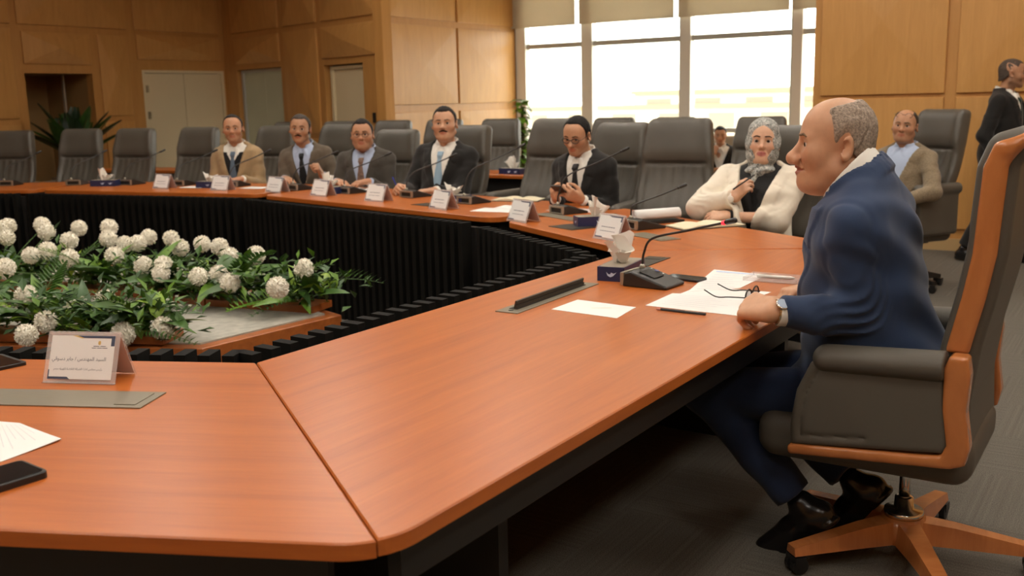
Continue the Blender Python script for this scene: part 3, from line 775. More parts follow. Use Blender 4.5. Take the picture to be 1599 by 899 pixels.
def head_sd(q, c, detail=True):
    jw = c.get('jaw', 1.0); fat = c.get('fat', 0.0); ns = c.get('nose', 1.0)
    x = np.abs(q[..., 0]); m = np.stack([x, q[..., 1], q[..., 2]], -1)          # mirrored copy
    d = sd_ell(q, (0, -0.018, 0.040), (0.076, 0.097, 0.086))
    d = smin(d, sd_ell(q, (0, 0.024, 0.040), (0.064, 0.062, 0.064)), 0.03)
    d = smin(d, sd_ell(q, (0, 0.026, -0.030), (0.060 * jw, 0.060, 0.080)), 0.04)
    d = smin(d, sd_cone(m, (0.050 * jw, -0.006, -0.060), (0.014, 0.068, -0.094), 0.020 + 0.008 * fat, 0.019), 0.03)
    d = smin(d, sd_sphere(q, (0, 0.074, -0.094), 0.020), 0.022)
    d = smin(d, sd_sphere(m, (0.042, 0.050, -0.022), 0.025 + 0.006 * fat), 0.03)
    if fat: d = smin(d, sd_ell(q, (0, 0.030, -0.100), (0.052, 0.048, 0.030 * (0.6 + 0.5 * fat))), 0.03)
    d = smin(d, sd_cone(m, (0.012, 0.080, 0.027), (0.048, 0.064, 0.024), 0.010, 0.009), 0.015)
    d = smax(d, -sd_ell(m, (0.036, 0.100, 0.006), (0.024, 0.021, 0.017)), 0.012)
    nt_ = 0.104 + 0.010 * (ns - 1) * 2; nz_ = -0.027 - c.get('nose_drop', 0.0); lp = c.get('lip', 1.0)
    d = smin(d, sd_cone(q, (0, 0.080, 0.018), (0, nt_, nz_ + 0.003), 0.008, 0.0115 * ns), 0.012)
    d = smin(d, sd_sphere(q, (0, nt_ + 0.002, nz_), 0.0125 * ns), 0.008)
    d = smin(d, sd_sphere(m, (0.0125 * ns, nt_ - 0.011, nz_ - 0.004), 0.0098 * ns), 0.008)
    d = smin(d, sd_ell(q, (0, 0.073, -0.062), (0.030, 0.020, 0.022)), 0.02)
    d = smin(d, sd_cone(m, (0, 0.0945 + 0.004 * (lp - 1), -0.0570), (0.024, 0.0800, -0.0610), 0.0068 * lp, 0.0030), 0.005)
    d = smin(d, sd_cone(m, (0, 0.0920 + 0.004 * (lp - 1), -0.0695), (0.022, 0.0790, -0.0640), 0.0076 * lp, 0.0032), 0.005)
    mo = c.get('mouth', 1.0)
    d = smax(d, -sd_cone(m, (0, 0.1035, -0.0630), (0.028, 0.0815, -0.0620), 0.0020 * mo, 0.0012 * mo), 0.003)
    d = smin(d, sd_sphere(m, (0.031, 0.0690, 0.006), 0.0158), 0.004)
    d = smax(d, -sd_ell(m, (0.033, 0.084, 0.005), (0.0165, 0.016, 0.0055 * c.get('open', 1.0))), 0.002)
    d = smax(d, -sd_cone(m, (0.020, 0.0935, -0.034), (0.036, 0.0760, -0.064), 0.0022, 0.0016), 0.007)       # fold beside the nose
    ey = c.get('ear_y', -0.013); ear = sd_ell(m, (0.0825, ey, -0.004), (0.0095, 0.021, 0.034), rotm(0.18, 0, -0.50))
    ear = smax(ear, -sd_ell(m, (0.0920, ey + 0.005, -0.002), (0.0115, 0.0125, 0.021), rotm(0.18, 0, -0.50)), 0.006)
    return smin(d, ear, 0.006)

def skin_col(q, c):
    base = np.array(c['skin']); n = len(q); x = np.abs(q[:, 0])
    col = np.tile(base, (n, 1))
    red = np.exp(-(((x - 0.043) / 0.022) ** 2 + ((q[:, 2] + 0.025) / 0.022) ** 2)) * (q[:, 1] > 0.02) * 0.35
    red += np.exp(-((x / 0.016) ** 2 + ((q[:, 2] + 0.027) / 0.014) ** 2)) * (q[:, 1] > 0.085) * 0.35
    red += np.exp(-(((x - 0.079) / 0.012) ** 2 + ((q[:, 1] + 0.013) / 0.025) ** 2 + ((q[:, 2] + 0.005) / 0.04) ** 2)) * 0.3
    col *= 1 - red[:, None] * np.array([0.02, 0.28, 0.32])
    lip = sstep(1.2, 0.9, np.sqrt((x / 0.024) ** 2 + ((q[:, 2] + 0.063) / 0.0130) ** 2)) * (q[:, 1] > 0.07)
    col = col * (1 - lip[:, None]) + lip[:, None] * np.array(c.get('lips', base * np.array([0.80, 0.52, 0.50])))
    st = c.get('stubble', 0.0)
    if st:
        w = sstep(-0.030, -0.055, q[:, 2] - 0.25 * np.maximum(0, 0.02 - q[:, 1])) * (q[:, 1] > -0.03) * (1 - lip) * (q[:, 2] > -0.135)
        col = col * (1 - st * w[:, None] * np.array([0.45, 0.42, 0.38]))
    so = np.exp(-(((x - 0.032) / 0.017) ** 2 + ((q[:, 2] + 0.006) / 0.010) ** 2)) * (q[:, 1] > 0.04)
    col *= 1 - 0.22 * so[:, None]                                                # darker skin around the eyes
    sc = c.get('scalp', 0.0)
    if sc:
        w = sstep(0.045, 0.075, q[:, 2]) * sstep(0.05, -0.01, q[:, 1]) * (0.6 + 0.4 * np.sin(q[:, 0] * 900) * np.sin(q[:, 1] * 700))
        col = col * (1 - sc * w[:, None]) + sc * w[:, None] * np.array(c['hair_col'])
    return col

HAIRLINES = {   # (y, z) pairs: hair grows above z at that y
    'full': [(-0.13, -0.075), (-0.085, -0.062), (-0.035, -0.030), (-0.022, 0.020), (0.006, 0.012), (0.014, -0.030), (0.022, -0.028), (0.027, 0.030), (0.050, 0.070), (0.070, 0.088), (0.085, 0.090), (0.13, 0.092)],
    'receding': [(-0.13, -0.075), (-0.085, -0.062), (-0.035, -0.030), (-0.022, 0.020), (0.006, 0.012), (0.014, -0.025), (0.020, -0.020), (0.024, 0.045), (0.034, 0.090), (0.055, 0.108), (0.07, 0.115), (0.13, 0.14)],
    'bald': [(-0.13, -0.075), (-0.085, -0.055), (-0.040, -0.022), (-0.026, 0.022), (0.000, 0.020), (0.006, -0.012), (0.014, -0.008), (0.018, 0.035), (0.034, 0.080), (0.050, 0.30), (0.13, 0.30)],
}
def hair_sd(q, c):
    kind = c['hair']; H_ = HAIRLINES[kind]
    th = c.get('hair_th', 0.0075)
    d = sd_ell(q, (0, -0.018, 0.040), (0.076, 0.097, 0.086)); d = smin(d, sd_ell(q, (0, 0.022, 0.040), (0.064, 0.062, 0.064)), 0.03)
    d = smin(d, sd_cone(q, (0, -0.040, -0.02), (0, -0.045, -0.06), 0.062, 0.060), 0.03)
    nz = 0.0022 * np.sin(q[..., 0] * 260 + 3 * np.sin(q[..., 1] * 60 + q[..., 2] * 50)) * (0.6 + 0.4 * np.sin(q[..., 1] * 90 + q[..., 2] * 70)) + 0.003 * np.sin(q[..., 0] * 45 + 1.0)
    zl = np.interp(q[..., 1] + c.get('hair_shift', 0.0), [a for a, b in H_], [b for a, b in H_])
    zl = zl + 0.004 * np.sin(q[..., 1] * 310 + q[..., 0] * 170) * np.sin(q[..., 0] * 260) 
    zl = zl + c.get('temple', 0.030) * sstep(0.02, 0.05, np.abs(q[..., 0])) * sstep(0.03, 0.06, q[..., 1])
    dep = (zl - q[..., 2]) * 0.75; out = smax(d - th * sstep(0.004, -c.get('fade', 0.016), dep) - nz, dep, 0.006)
    if kind == 'bald':       # bare crown
        top = sd_ell(q, (0, 0.045, 0.130), (0.058, 0.110, 0.050)); out = smax(out, -top, 0.012)
    out = smax(out, -sd_ell(np.stack([np.abs(q[..., 0]), q[..., 1], q[..., 2]], -1), (0.087, c.get('ear_y', -0.013) + 0.001, -0.004), (0.018, 0.0205, 0.0335)), 0.004)
    return out
def patch(q, c, d2, th): return np.maximum(head_sd(q, c) - th, np.maximum(d2, -q[..., 1] + 0.03))
def brow2(q, c):
    m = np.stack([np.abs(q[..., 0]), q[..., 2]], -1)
    a = sd_cone(m, (0.014, 0.0290), (0.034, 0.0325), 0.0038, 0.0038); b = sd_cone(m, (0.034, 0.0325), (0.050, 0.0255), 0.0038, 0.0020)
    return np.minimum(a, b)
def stache2(q, c):
    m = np.stack([np.abs(q[..., 0]), q[..., 2]], -1)
    return sd_cone(m, (0.004, -0.0475), (0.026, -0.0545), 0.0062, 0.0042)

def ik(S, W, l1, l2, pole):
    S, W, pole = [np.array(v, float) for v in (S, W, pole)]
    d = W - S; L = min(np.linalg.norm(d), (l1 + l2) * 0.995); u = d / np.linalg.norm(d)
    a = (l1 * l1 - l2 * l2 + L * L) / (2 * L); h = math.sqrt(max(l1 * l1 - a * a, 1e-6))
    pv = pole - u * (pole @ u); pv = pv / np.linalg.norm(pv)
    return S + u * a + pv * h

def hand_prims(W, d, n, side, curl=(0.5, 0.7, 0.5), spread=0.0, thumb=0.5, s=1.0):
    """capsules of a hand: W wrist, d towards the fingers, n out of the palm, side +1 puts the thumb on d x n"""
    W = np.array(W, float); d = np.array(d, float); d /= np.linalg.norm(d); n = np.array(n, float); n -= d * (n @ d); n /= np.linalg.norm(n)
    lat = np.cross(d, n) * side; P = []
    ko = [0.031, 0.0105, -0.0105, -0.030]; kd = [0.088, 0.094, 0.090, 0.080]; fl = [0.074, 0.083, 0.077, 0.060]
    for o, k, L, i in zip(ko, kd, fl, range(4)):
        K = W + d * k * s + lat * o * s
        P.append((W + lat * o * 0.55 * s + d * 0.01 * s, K, 0.0165 * s, 0.0125 * s, 'palm'))
        f = d + lat * spread * (1.5 - i) * 0.12; f /= np.linalg.norm(f); p = K; r = 0.0100 * s
        ang = 0
        for seg, cu in zip((0.45, 0.31, 0.24), curl):
            ang += cu * (1 + 0.06 * i); v = f * math.cos(ang) + n * math.sin(ang)
            e = p + v * L * seg * s; P.append((p, e, r, r * 0.90, 'finger%d' % i)); p = e; r *= 0.90
    T0 = W + d * 0.022 * s + lat * 0.024 * s; v1 = d * 0.62 + lat * (0.75 - 0.35 * thumb) + n * (0.25 + 0.45 * thumb); v1 /= np.linalg.norm(v1)
    T1 = T0 + v1 * 0.046 * s; v2 = d * (0.75) + lat * (0.35 - 0.45 * thumb) + n * (0.2 + 0.4 * thumb); v2 /= np.linalg.norm(v2)
    T2 = T1 + v2 * 0.032 * s; v3 = d * 0.85 + lat * (0.15 - 0.5 * thumb) + n * (0.15 + 0.2 * thumb); v3 /= np.linalg.norm(v3)
    P += [(T0, T1, 0.0165 * s, 0.0125 * s, 'palm'), (T1, T2, 0.0118 * s, 0.0105 * s, 'thumb'), (T2, T2 + v3 * 0.025 * s, 0.0105 * s, 0.0085 * s, 'thumb')]
    return P
def hand_sd(p, P, k=0.006):
    groups = {}
    for a, b, r1, r2, g in P:
        d = sd_cone(p, a, b, r1, r2)
        if g == 'palm': groups[g] = smin(groups[g], d, 0.016) if g in groups else d
        else: groups[g] = np.minimum(groups[g], d) if g in groups else d
    out = groups.pop('palm')
    for d in groups.values(): out = smin(out, d, k)
    return out
def near(p, f, c, r, pad=0.05):
    """evaluate f only close to a bounding sphere"""
    c = _a(c); dd = np.linalg.norm(p - c, axis=-1); out = (dd - r).astype(np.float32)
    out = np.maximum(out, pad * 0.5); m = dd < r + pad
    if m.any(): out[m] = f(p[m])
    return out
def wrinkle(p, seed, a):
    x, y, z = p[..., 0], p[..., 1], p[..., 2]
    return a * (np.sin(31 * x + 17 * z + seed + 2.4 * np.sin(13 * z + 9 * y)) * 0.5 + np.sin(26 * z - 21 * y + 1.7 * seed + 2.2 * np.sin(15 * x)) * 0.5 + 0.5 * np.sin(53 * z + 28 * x + 3 * seed + 2 * np.sin(22 * y)))

def build_person(name, label, loc, face, c):
    """c: pose and look; wrists are given in the person's own frame at unit scale"""
    S_ = c.get('scale', 1.0)
    t = thing(name, label, 'person', (loc[0], loc[1], loc[2] if len(loc) > 2 else 0), math.radians(face - 90))
    t.scale = (S_, S_, S_)
    h = c.get('voxel', 0.0055); hc_ = c.get('cloth_voxel', 0.010)
    pel = np.array(c.get('pelvis', (0, 0, 0.56)), float); R = rotm(-c.get('lean', 0.05), c.get('roll', 0.0), c.get('twist', 0.0))
    tl = c.get('trunk', 1.0)                                    # trunk length factor
    T2 = lambda v: pel + R.astype(float) @ (np.array(v, float) * np.array((1, 1, tl)))
    fat = c.get('belly', 0.0); sw = c.get('shoulder', 0.166)
    hc = T2((0, 0.015, 0.51)) + R.astype(float) @ np.array((0, 0, c.get('neck_len', 0.152))) + np.array(c.get('head_off', (0, 0, 0))); hs = c.get('head_scale', 0.94)
    if 'head_pos' in c: hc = np.array(c['head_pos'], float)
    hy, hpi, hro = c.get('head', (0, 0, 0)); RH = rotm(hpi, hro, hy); hz_ = c.get('head_tall', 1.0)
    HS = np.array((hs * c.get('head_wide', 1.08), hs, hs * hz_), np.float32)
    loc_h = lambda p: ((p - _a(hc)) @ RH) / HS
    loc_t = lambda p: ((p - _a(pel)) @ R) / _a((1, 1, tl))
    arms = []
    for s_, key in ((-1, 'L'), (1, 'R')):
        A = c['arm' + key]; Sh = T2((s_ * sw, -0.015, 0.435)); W = np.array(A['wrist'], float)
        El = ik(Sh, W, A.get('l1', 0.285), A.get('l2', 0.255), A.get('pole', (s_ * 0.5, -0.6, -0.7)))
        fw = (W - El) / np.linalg.norm(W - El)
        hp = hand_prims(W, A.get('dir', fw), A.get('palm', (0, 0, -1)), A.get('side', s_ * -1), A.get('curl', (0.45, 0.6, 0.4)), A.get('spread', 0.3), A.get('thumb', 0.4), A.get('hand', 1.0))
        arms.append((Sh, El, W, fw, hp))
    def torso(q):
        x = np.abs(q[..., 0]); m = np.stack([x, q[..., 1], q[..., 2]], -1)
        d = sd_ell(q, (0, 0.004 + 0.01 * fat, 0.32), (0.160 + 0.01 * fat, 0.116 + 0.012 * fat, 0.18))
        d = smin(d, sd_cone(m, (0, -0.02, 0.425), (sw - 0.036, -0.02, 0.425), 0.066, 0.060), 0.07)
        d = smin(d, sd_cone(m, (sw - 0.06, -0.026, 0.445), (0.015, -0.032, 0.515), 0.044, 0.048), 0.05)
        d = smin(d, sd_ell(q, (0, 0.015 + 0.03 * fat, 0.12), (0.152 + 0.022 * fat, 0.118 + 0.045 * fat, 0.19)), 0.08)
        return smin(d, sd_ell(q, (0, -0.012, 0.0), (0.180, 0.142, 0.12)), 0.08)
    bust = c.get('bust', 0.0)
    def torso_b(q):
        d = torso(q)
        if bust: d = smin(d, sd_sphere(np.stack([np.abs(q[..., 0]), q[..., 1], q[..., 2]], -1), (0.075, 0.085, 0.30), 0.085 * bust), 0.06)
        return d
    nb = T2((0, -0.028, 0.46))
    def body(p):
        d = torso(loc_t(p)) + 0.035
        hd_ = near(p, lambda q: head_sd(loc_h(q), c) * hs, hc, 0.19 * hs, 0.06)
        nk = sd_cone(p, hc + RH.astype(float) @ np.array((0, -0.020, -0.055)) * hs, nb, (0.056 + 0.008 * c.get('fat', 0)) * hs, 0.062)
        d = smin(d, nk, 0.03); d = smin(d, hd_, 0.022)
        for (Sh, El, W, fw, hp) in arms:
            a = smin(sd_cone(p, Sh, El, 0.045, 0.038), sd_cone(p, El, W, 0.036, 0.0235), 0.02)
            hnd = near(p, lambda q: hand_sd(q, hp), W + fw * 0.08, 0.16, 0.05)
            d = smin(d, smin(a, hnd, 0.014), 0.02)
        return d
    pts = [hc + 0.16 * hs * np.array(v) for v in ((1, 1, 1), (-1, -1, -1))] + [pel + (0.27 + 0.05 * fat) * np.array(v) for v in ((1, 1, 0.2), (-1, -1, -0.75))]
    for (Sh, El, W, fw, hp) in arms:
        for q in (Sh, El): pts += [q + 0.1, q - 0.1]
        pts += [W + 0.06, W - 0.06] + [e[1] + 0.03 for e in hp] + [e[1] - 0.03 for e in hp]
    pts = np.array(pts); lo = pts.min(0) - 0.02; hi = pts.max(0) + 0.02
    skin = mat('skin', (0.5, 0.3, 0.2), 0.48, spec=0.4, sub=0.12, attr=True, var=(60, 0.05), bump=(350, 0.10, 0.001))
    def colf(V):
        q = loc_h(V.astype(np.float32)); col = skin_col(q, c)
        return col
    link('body', sdf_mesh('body', body, lo, hi, h, skin, col=colf), t)
    # ---- face furniture
    inv = lambda v: hc + RH.astype(float) @ (np.array(v, float) * HS)
    eb = MB(); eb.lathe([(0.0138 * math.cos(a), 0.0138 * math.sin(a)) for a in np.linspace(-1.57, 0.98, 9)], 16, 0); eb.lathe([(0.0080, 0.0115), (0.0054, 0.0130), (0.0008, 0.0139)], 16, 1)
    gy, gp = c.get('gaze', (0.0, 0.0))
    for s_ in (-1, 1):
        e = link('eye', eb.mesh('eye', True, [M_eye, M_iris]), t); p = inv((s_ * 0.031, 0.0695, 0.006))
        e.matrix_local = Matrix.Translation(p) @ Matrix(RH.tolist()).to_4x4() @ Matrix.Rotation(gy, 4, 'Z') @ Matrix.Rotation(-math.pi / 2 + gp, 4, 'X') @ Matrix.Scale(hs, 4)
    hlo, hhi = hc - 0.15 * hs, hc + 0.15 * hs; hv = c.get('hair_voxel', h)
    hm = mat('hair_' + name + '_%d' % len(MATS), c.get('hair_col', (0.015, 0.011, 0.008)), 0.7, spec=0.25, bump=(300, 0.8, 0.004), var=(160, 0.45))
    if c.get('hair'):
        link('hair', sdf_mesh('hair', lambda p: hair_sd(loc_h(p), c) * hs, hlo, hhi, hv, hm, soft=3), t)
    bm_ = mat('brow_' + name + '_%d' % len(MATS), c.get('brow_col', c.get('hair_col', (0.015, 0.011, 0.008))), 0.8, spec=0.1)
    fl_, fh_ = inv((0, 0.06, 0.0)) - 0.085 * hs, inv((0, 0.06, 0.0)) + 0.085 * hs
    fv = min(h, 0.004)
    link('eyebrows', sdf_mesh('eyebrows', lambda p: patch(loc_h(p), c, brow2(loc_h(p), c), 0.0022) * hs, fl_, fh_, fv, bm_), t)
    if c.get('moustache'):
        link('moustache', sdf_mesh('moustache', lambda p: patch(loc_h(p), c, stache2(loc_h(p), c), 0.0035) * hs, fl_, fh_, fv, bm_), t)
    # ---- clothes
    sd = c.get('seed', 1.0); wr = c.get('wrinkle', 0.0032)
    jk = c.get('jacket'); vtop = 0.062; wv = c.get('v_low', 0.13); vw = c.get('v_wide', 1.0)
    neck_c = np.array(c['neck_pos'], float) if 'neck_pos' in c else T2((0, -0.026, 0.50))
    up = R.astype(float) @ np.array((0, c.get('neck_tilt', -0.10), 1.0)); up /= np.linalg.norm(up)
    fax = np.array((0, 1.0, 0)) - up * up[1]; fax /= np.linalg.norm(fax)
    rc = c.get('collar_r', 0.071) + 0.006 * c.get('fat', 0)
    def halfw(w): return np.clip((w - wv) / (0.47 - wv), -0.3, 1.15) * 0.080 * vw
    slv = c.get('sleeve_end', 0.020); bulk = c.get('bulk', 1.0)
    def jacket(p):
        q = loc_t(p); d = torso_b(q) - 0.020
        for (Sh, El, W, fw, hp) in arms:
            We = W - fw * slv
            a = smin(sd_cone(p, Sh, El, 0.064 * bulk, 0.057 * bulk), sd_cone(p, El, We, 0.057 * bulk, 0.043), 0.03)
            a = np.maximum(a, (p - _a(We)) @ _a(fw))
            de = np.linalg.norm(p - _a(El), axis=-1); ua = (El - Sh) / np.linalg.norm(El - Sh)
            tt = (p - _a(El)) @ _a(ua - fw)
            bis = fw - ua; bis = bis / max(1e-6, np.linalg.norm(bis)); inner = sstep(-0.05, 0.045, (p - _a(El)) @ _a(bis))
            ph = tt * 62 + sd + 2.6 * np.sin(p[..., 0] * 27 + p[..., 2] * 19 + sd) + 1.6 * np.sin(p[..., 1] * 31 + sd * 2)
            a = a + 0.0062 * np.exp(-(de / 0.10) ** 2) * (np.abs(np.sin(ph)) * 2 - 1.1) * inner * (wr / 0.0032)
            ds = np.linalg.norm(p - _a(Sh + ua * 0.10), axis=-1)
            a = a + 0.0035 * np.exp(-(ds / 0.09) ** 2) * np.sin(((p - _a(Sh)) @ _a(ua + fw * 0.6)) * 60 + sd + 2.2 * np.sin(p[..., 2] * 30 + p[..., 0] * 22)) * (wr / 0.0032)
            seam = 0.0030 * np.exp(-((d - a) / 0.005) ** 2) * (np.linalg.norm(p - _a(Sh), axis=-1) < 0.13)
            d = smin(d, a, 0.022) + seam
        d = d + wrinkle(p, sd, wr)
        x = np.abs(q[..., 0]); w = q[..., 2]; front = q[..., 1] > 0.0
        hw = halfw(w)
        lap = front * sstep(hw - 0.001, hw + 0.002, x) * sstep(hw + 0.062 * sstep(wv - 0.02, wv + 0.22, w) + 0.004, hw + 0.062 * sstep(wv - 0.02, wv + 0.22, w), x) * (w > wv) * (w < 0.49)
        d = d - 0.0060 * lap
        notch = np.abs((w - 0.385) + 0.45 * (x - hw - 0.06)) ; d = d + 0.007 * lap * sstep(0.006, 0.002, notch) * (x > hw + 0.022)
        cut = np.maximum(x - hw, -q[..., 1]); d = smax(d, -cut, 0.004)
        # front edges part below the button
        low = np.maximum(x - 0.10 * np.clip((wv - 0.02 - w), 0, 1), np.maximum(-q[..., 1], w - wv)); d = np.maximum(d, -low)
        # collar stand and neck hole
        nq = p - _a(neck_c); along = nq @ _a(up); rad = np.linalg.norm(nq - along[..., None] * _a(up), axis=-1)
        fwd_ = nq @ _a(fax)
        stand = smax(np.abs(rad - (rc + 0.014 - 0.12 * (along - 0.02))) - 0.008, np.abs(along - 0.018 + 0.12 * (fwd_ + 0.03)) - 0.030, 0.008)
        stand = np.maximum(stand, -((x - hw) * 0.7 + 0.001) * (q[..., 1] > 0) - 1e9 * 0)
        d = smin(d, stand, 0.012)
        hole = np.maximum(rad - rc - 0.001, -(along + 0.03)); d = smax(d, -hole, 0.006)
        if c.get('skirt'): d = smin(d, sd_ell(q, *c['skirt']), 0.05)
        bottom = pel[2] - c.get('hem', 0.10)
        d = np.maximum(d, bottom - p[..., 2])
        return d
    def shirt(p):
        q = loc_t(p); d = torso_b(q) - 0.006
        for (Sh, El, W, fw, hp) in arms:
            d = smin(d, sd_cone(p, El, W - fw * 0.004, 0.034, 0.0345), 0.02)
            d = smin(d, sd_cone(p, Sh, El, 0.036, 0.034), 0.02)
        for (Sh, El, W, fw, hp) in arms: d = np.maximum(d, np.where(np.linalg.norm(p - _a(W), axis=-1) < 0.15, (p - _a(W - fw * 0.004)) @ _a(fw), -1))
        nq = p - _a(neck_c); along = nq @ _a(up); rad = np.linalg.norm(nq - along[..., None] * _a(up), axis=-1)
        fwd_ = nq @ _a(fax)
        hz = along - 0.024 + 0.30 * (fwd_ + 0.02)
        ring = smax(np.abs(rad - (rc - 0.10 * (along - 0.03))) - 0.0060, np.abs(hz) - 0.034, 0.006)
        x = np.abs(q[..., 0])
        gap = np.maximum(x - (0.006 + 0.6 * np.maximum(0, hz + 0.01)) * 1.0, -fwd_ ); ring = smax(ring, -gap, 0.003)
        pt = sd_cone(np.stack([x, q[..., 1], q[..., 2]], -1), (0.022, 0.062, 0.500), (0.045, 0.088, 0.452), 0.010, 0.004) - 0.004
        d = smin(smin(d, ring, 0.006), pt, 0.006)
        hole = np.maximum(rad - rc + 0.006, -(along + 0.055)); return smax(d, -hole, 0.004)
    def vest(p):        # black or coloured top below the collar
        q = loc_t(p); d = torso_b(q) - 0.011
        cut = np.maximum(np.abs(q[..., 0]) - np.clip(q[..., 2] - 0.37, 0, 1) * 0.55, -q[..., 1]); d = np.maximum(d, -cut)
        return np.maximum(d, q[..., 2] - 0.47)
    def tie(p):
        q = loc_t(p); x = np.abs(q[..., 0] - 0.10 * c.get('tie_skew', 0) * (0.46 - q[..., 2])); w = q[..., 2]
        hwid = np.interp(w, [0.02, 0.08, 0.10, 0.30, 0.425, 0.432, 0.470, 0.49], [-0.02, 0.034, 0.040, 0.030, 0.014, 0.017, 0.023, 0.020])
        sh = torso_b(q) - 0.006
        kn = 0.010 * np.exp(-((w - 0.452) / 0.018) ** 2)
        d = np.maximum(np.maximum(sh - 0.006 - kn, x - hwid), np.maximum(0.04 - q[..., 1], w - 0.476)); return d
    jlo = lo.copy(); jhi = hi.copy(); jhi[2] = min(jhi[2], hc[2] - 0.02 + 0.02); jlo[:2] -= 0.03; jhi[:2] += 0.03
    for (Sh, El, W, fw, hp) in arms: jhi[2] = max(jhi[2], El[2] + 0.09, W[2] + 0.08)
    if jk: link('jacket', sdf_mesh('jacket', jacket, jlo, jhi, hc_, jk, soft=3), t)
    sv = c.get('shirt_voxel', min(hc_, 0.008))
    if c.get('shirt'): link('shirt', sdf_mesh('shirt', shirt, jlo, jhi, sv, c['shirt'], soft=4), t)
    if c.get('vest'): link('sweater', sdf_mesh('sweater', vest, jlo, jhi, sv, c['vest']), t)
    if c.get('tie'): link('tie', sdf_mesh('tie', tie, T2((0, 0.1, 0.25)) - np.array((0.12, 0.2, 0.3)), T2((0, 0.1, 0.25)) + np.array((0.12, 0.2, 0.3)), min(sv, 0.006), c['tie'], soft=2), t)
    # ---- legs
    if c.get('trousers'):
        lg = c.get('legs', [((0.09, 0.46, 0.52), (0.10, 0.44, 0.10)), ((-0.09, 0.46, 0.52), (-0.10, 0.44, 0.10))])
        tv = c.get('leg_voxel', 0.014)
        def trous(p):
            d = sd_ell(loc_t(p), (0, -0.01, -0.01), (0.172, 0.135, 0.115)); 
            for i, (K, A) in enumerate(lg):
                K = np.array(K, float); A = np.array(A, float); hpj = T2(((0.09 if K[0] > 0 else -0.09), 0.0, -0.02))
                l = smin(sd_cone(p, hpj, K, 0.088, 0.066), sd_cone(p, K, A, 0.066, 0.056), 0.03)
                dv = (A - K) / np.linalg.norm(A - K)
                l = np.maximum(l, (p - _a(A - dv * 0.03)) @ _a(dv))
                d = smin(d, l, 0.03)
            return d + wrinkle(p, sd + 2, 0.003)
        ap = np.array([q for K, A in lg for q in (K, A)] + [pel]); 
        link('trousers', sdf_mesh('trousers', trous, ap.min(0) - 0.2, ap.max(0) + 0.2, tv, c['trousers']), t)
        for K, A in lg:
            K = np.array(K, float); A = np.array(A, float); fd = np.array(c.get('foot_dir', (0, 1, 0)), float)
            if len(c.get('feet', ())) == 2: fd = np.array(c['feet'][0 if K[0] > 0 else 1], float)
            fd /= np.linalg.norm(fd); dn = np.array((0, 0, -1.0)); dn = dn - fd * (dn @ fd); dn /= np.linalg.norm(dn)
            heel = A + dn * 0.052 - fd * 0.03
            def shoe(p):
                s1 = smin(sd_cone(p, heel, heel + fd * 0.10, 0.038, 0.041), sd_cone(p, heel + fd * 0.10, heel + fd * 0.205, 0.041, 0.032), 0.02)
                s1 = smin(s1, sd_cone(p, A, heel + fd * 0.03, 0.038, 0.036), 0.03)
                s1 = np.maximum(s1, (p - _a(heel)) @ _a(dn) - 0.036)
                sole = np.maximum(sd_cone(p, heel + dn * 0.02, heel + dn * 0.02 + fd * 0.205, 0.040, 0.038), np.abs((p - _a(heel)) @ _a(dn) - 0.034) - 0.008)
                return np.minimum(s1, sole)
            link('shoe', sdf_mesh('shoe', shoe, heel - 0.30, heel + 0.30, max(0.007, tv * 0.6), M_shoe), t)
    return t, dict(hc=hc, RH=RH, hs=hs, inv=inv, T2=T2, arms=arms, loc_t=loc_t)

def spectacles(parent, info, m_frame, w=0.0030, lens=True, lift=(0, 0, 0), rx=0.024, rz=0.017):
    inv = info['inv']; g = MB(); L = Vector(lift)
    def P(x, y, z): return Vector(inv((x + L.x, y + L.y, z + L.z)))
    for s_ in (-1, 1):
        g.tube([P(s_ * 0.032 + rx * math.cos(a), 0.097 - 0.006 * abs(math.cos(a) * s_ + 1) * 0.5, 0.002 + rz * math.sin(a)) for a in np.linspace(0, 2 * math.pi, 25)], w, 6, cap=False)
        g.tube([P(s_ * 0.056, 0.092, 0.006), P(s_ * 0.074, 0.080, 0.008), P(s_ * 0.082, 0.00, 0.010), P(s_ * 0.080, -0.020, 0.0)], w * 0.8, 6)
    g.tube([P(-0.009, 0.098, 0.006), P(0, 0.101, 0.009), P(0.009, 0.098, 0.006)], w, 6)
    o = g.build('spectacles', m_frame, parent, True)
    return o
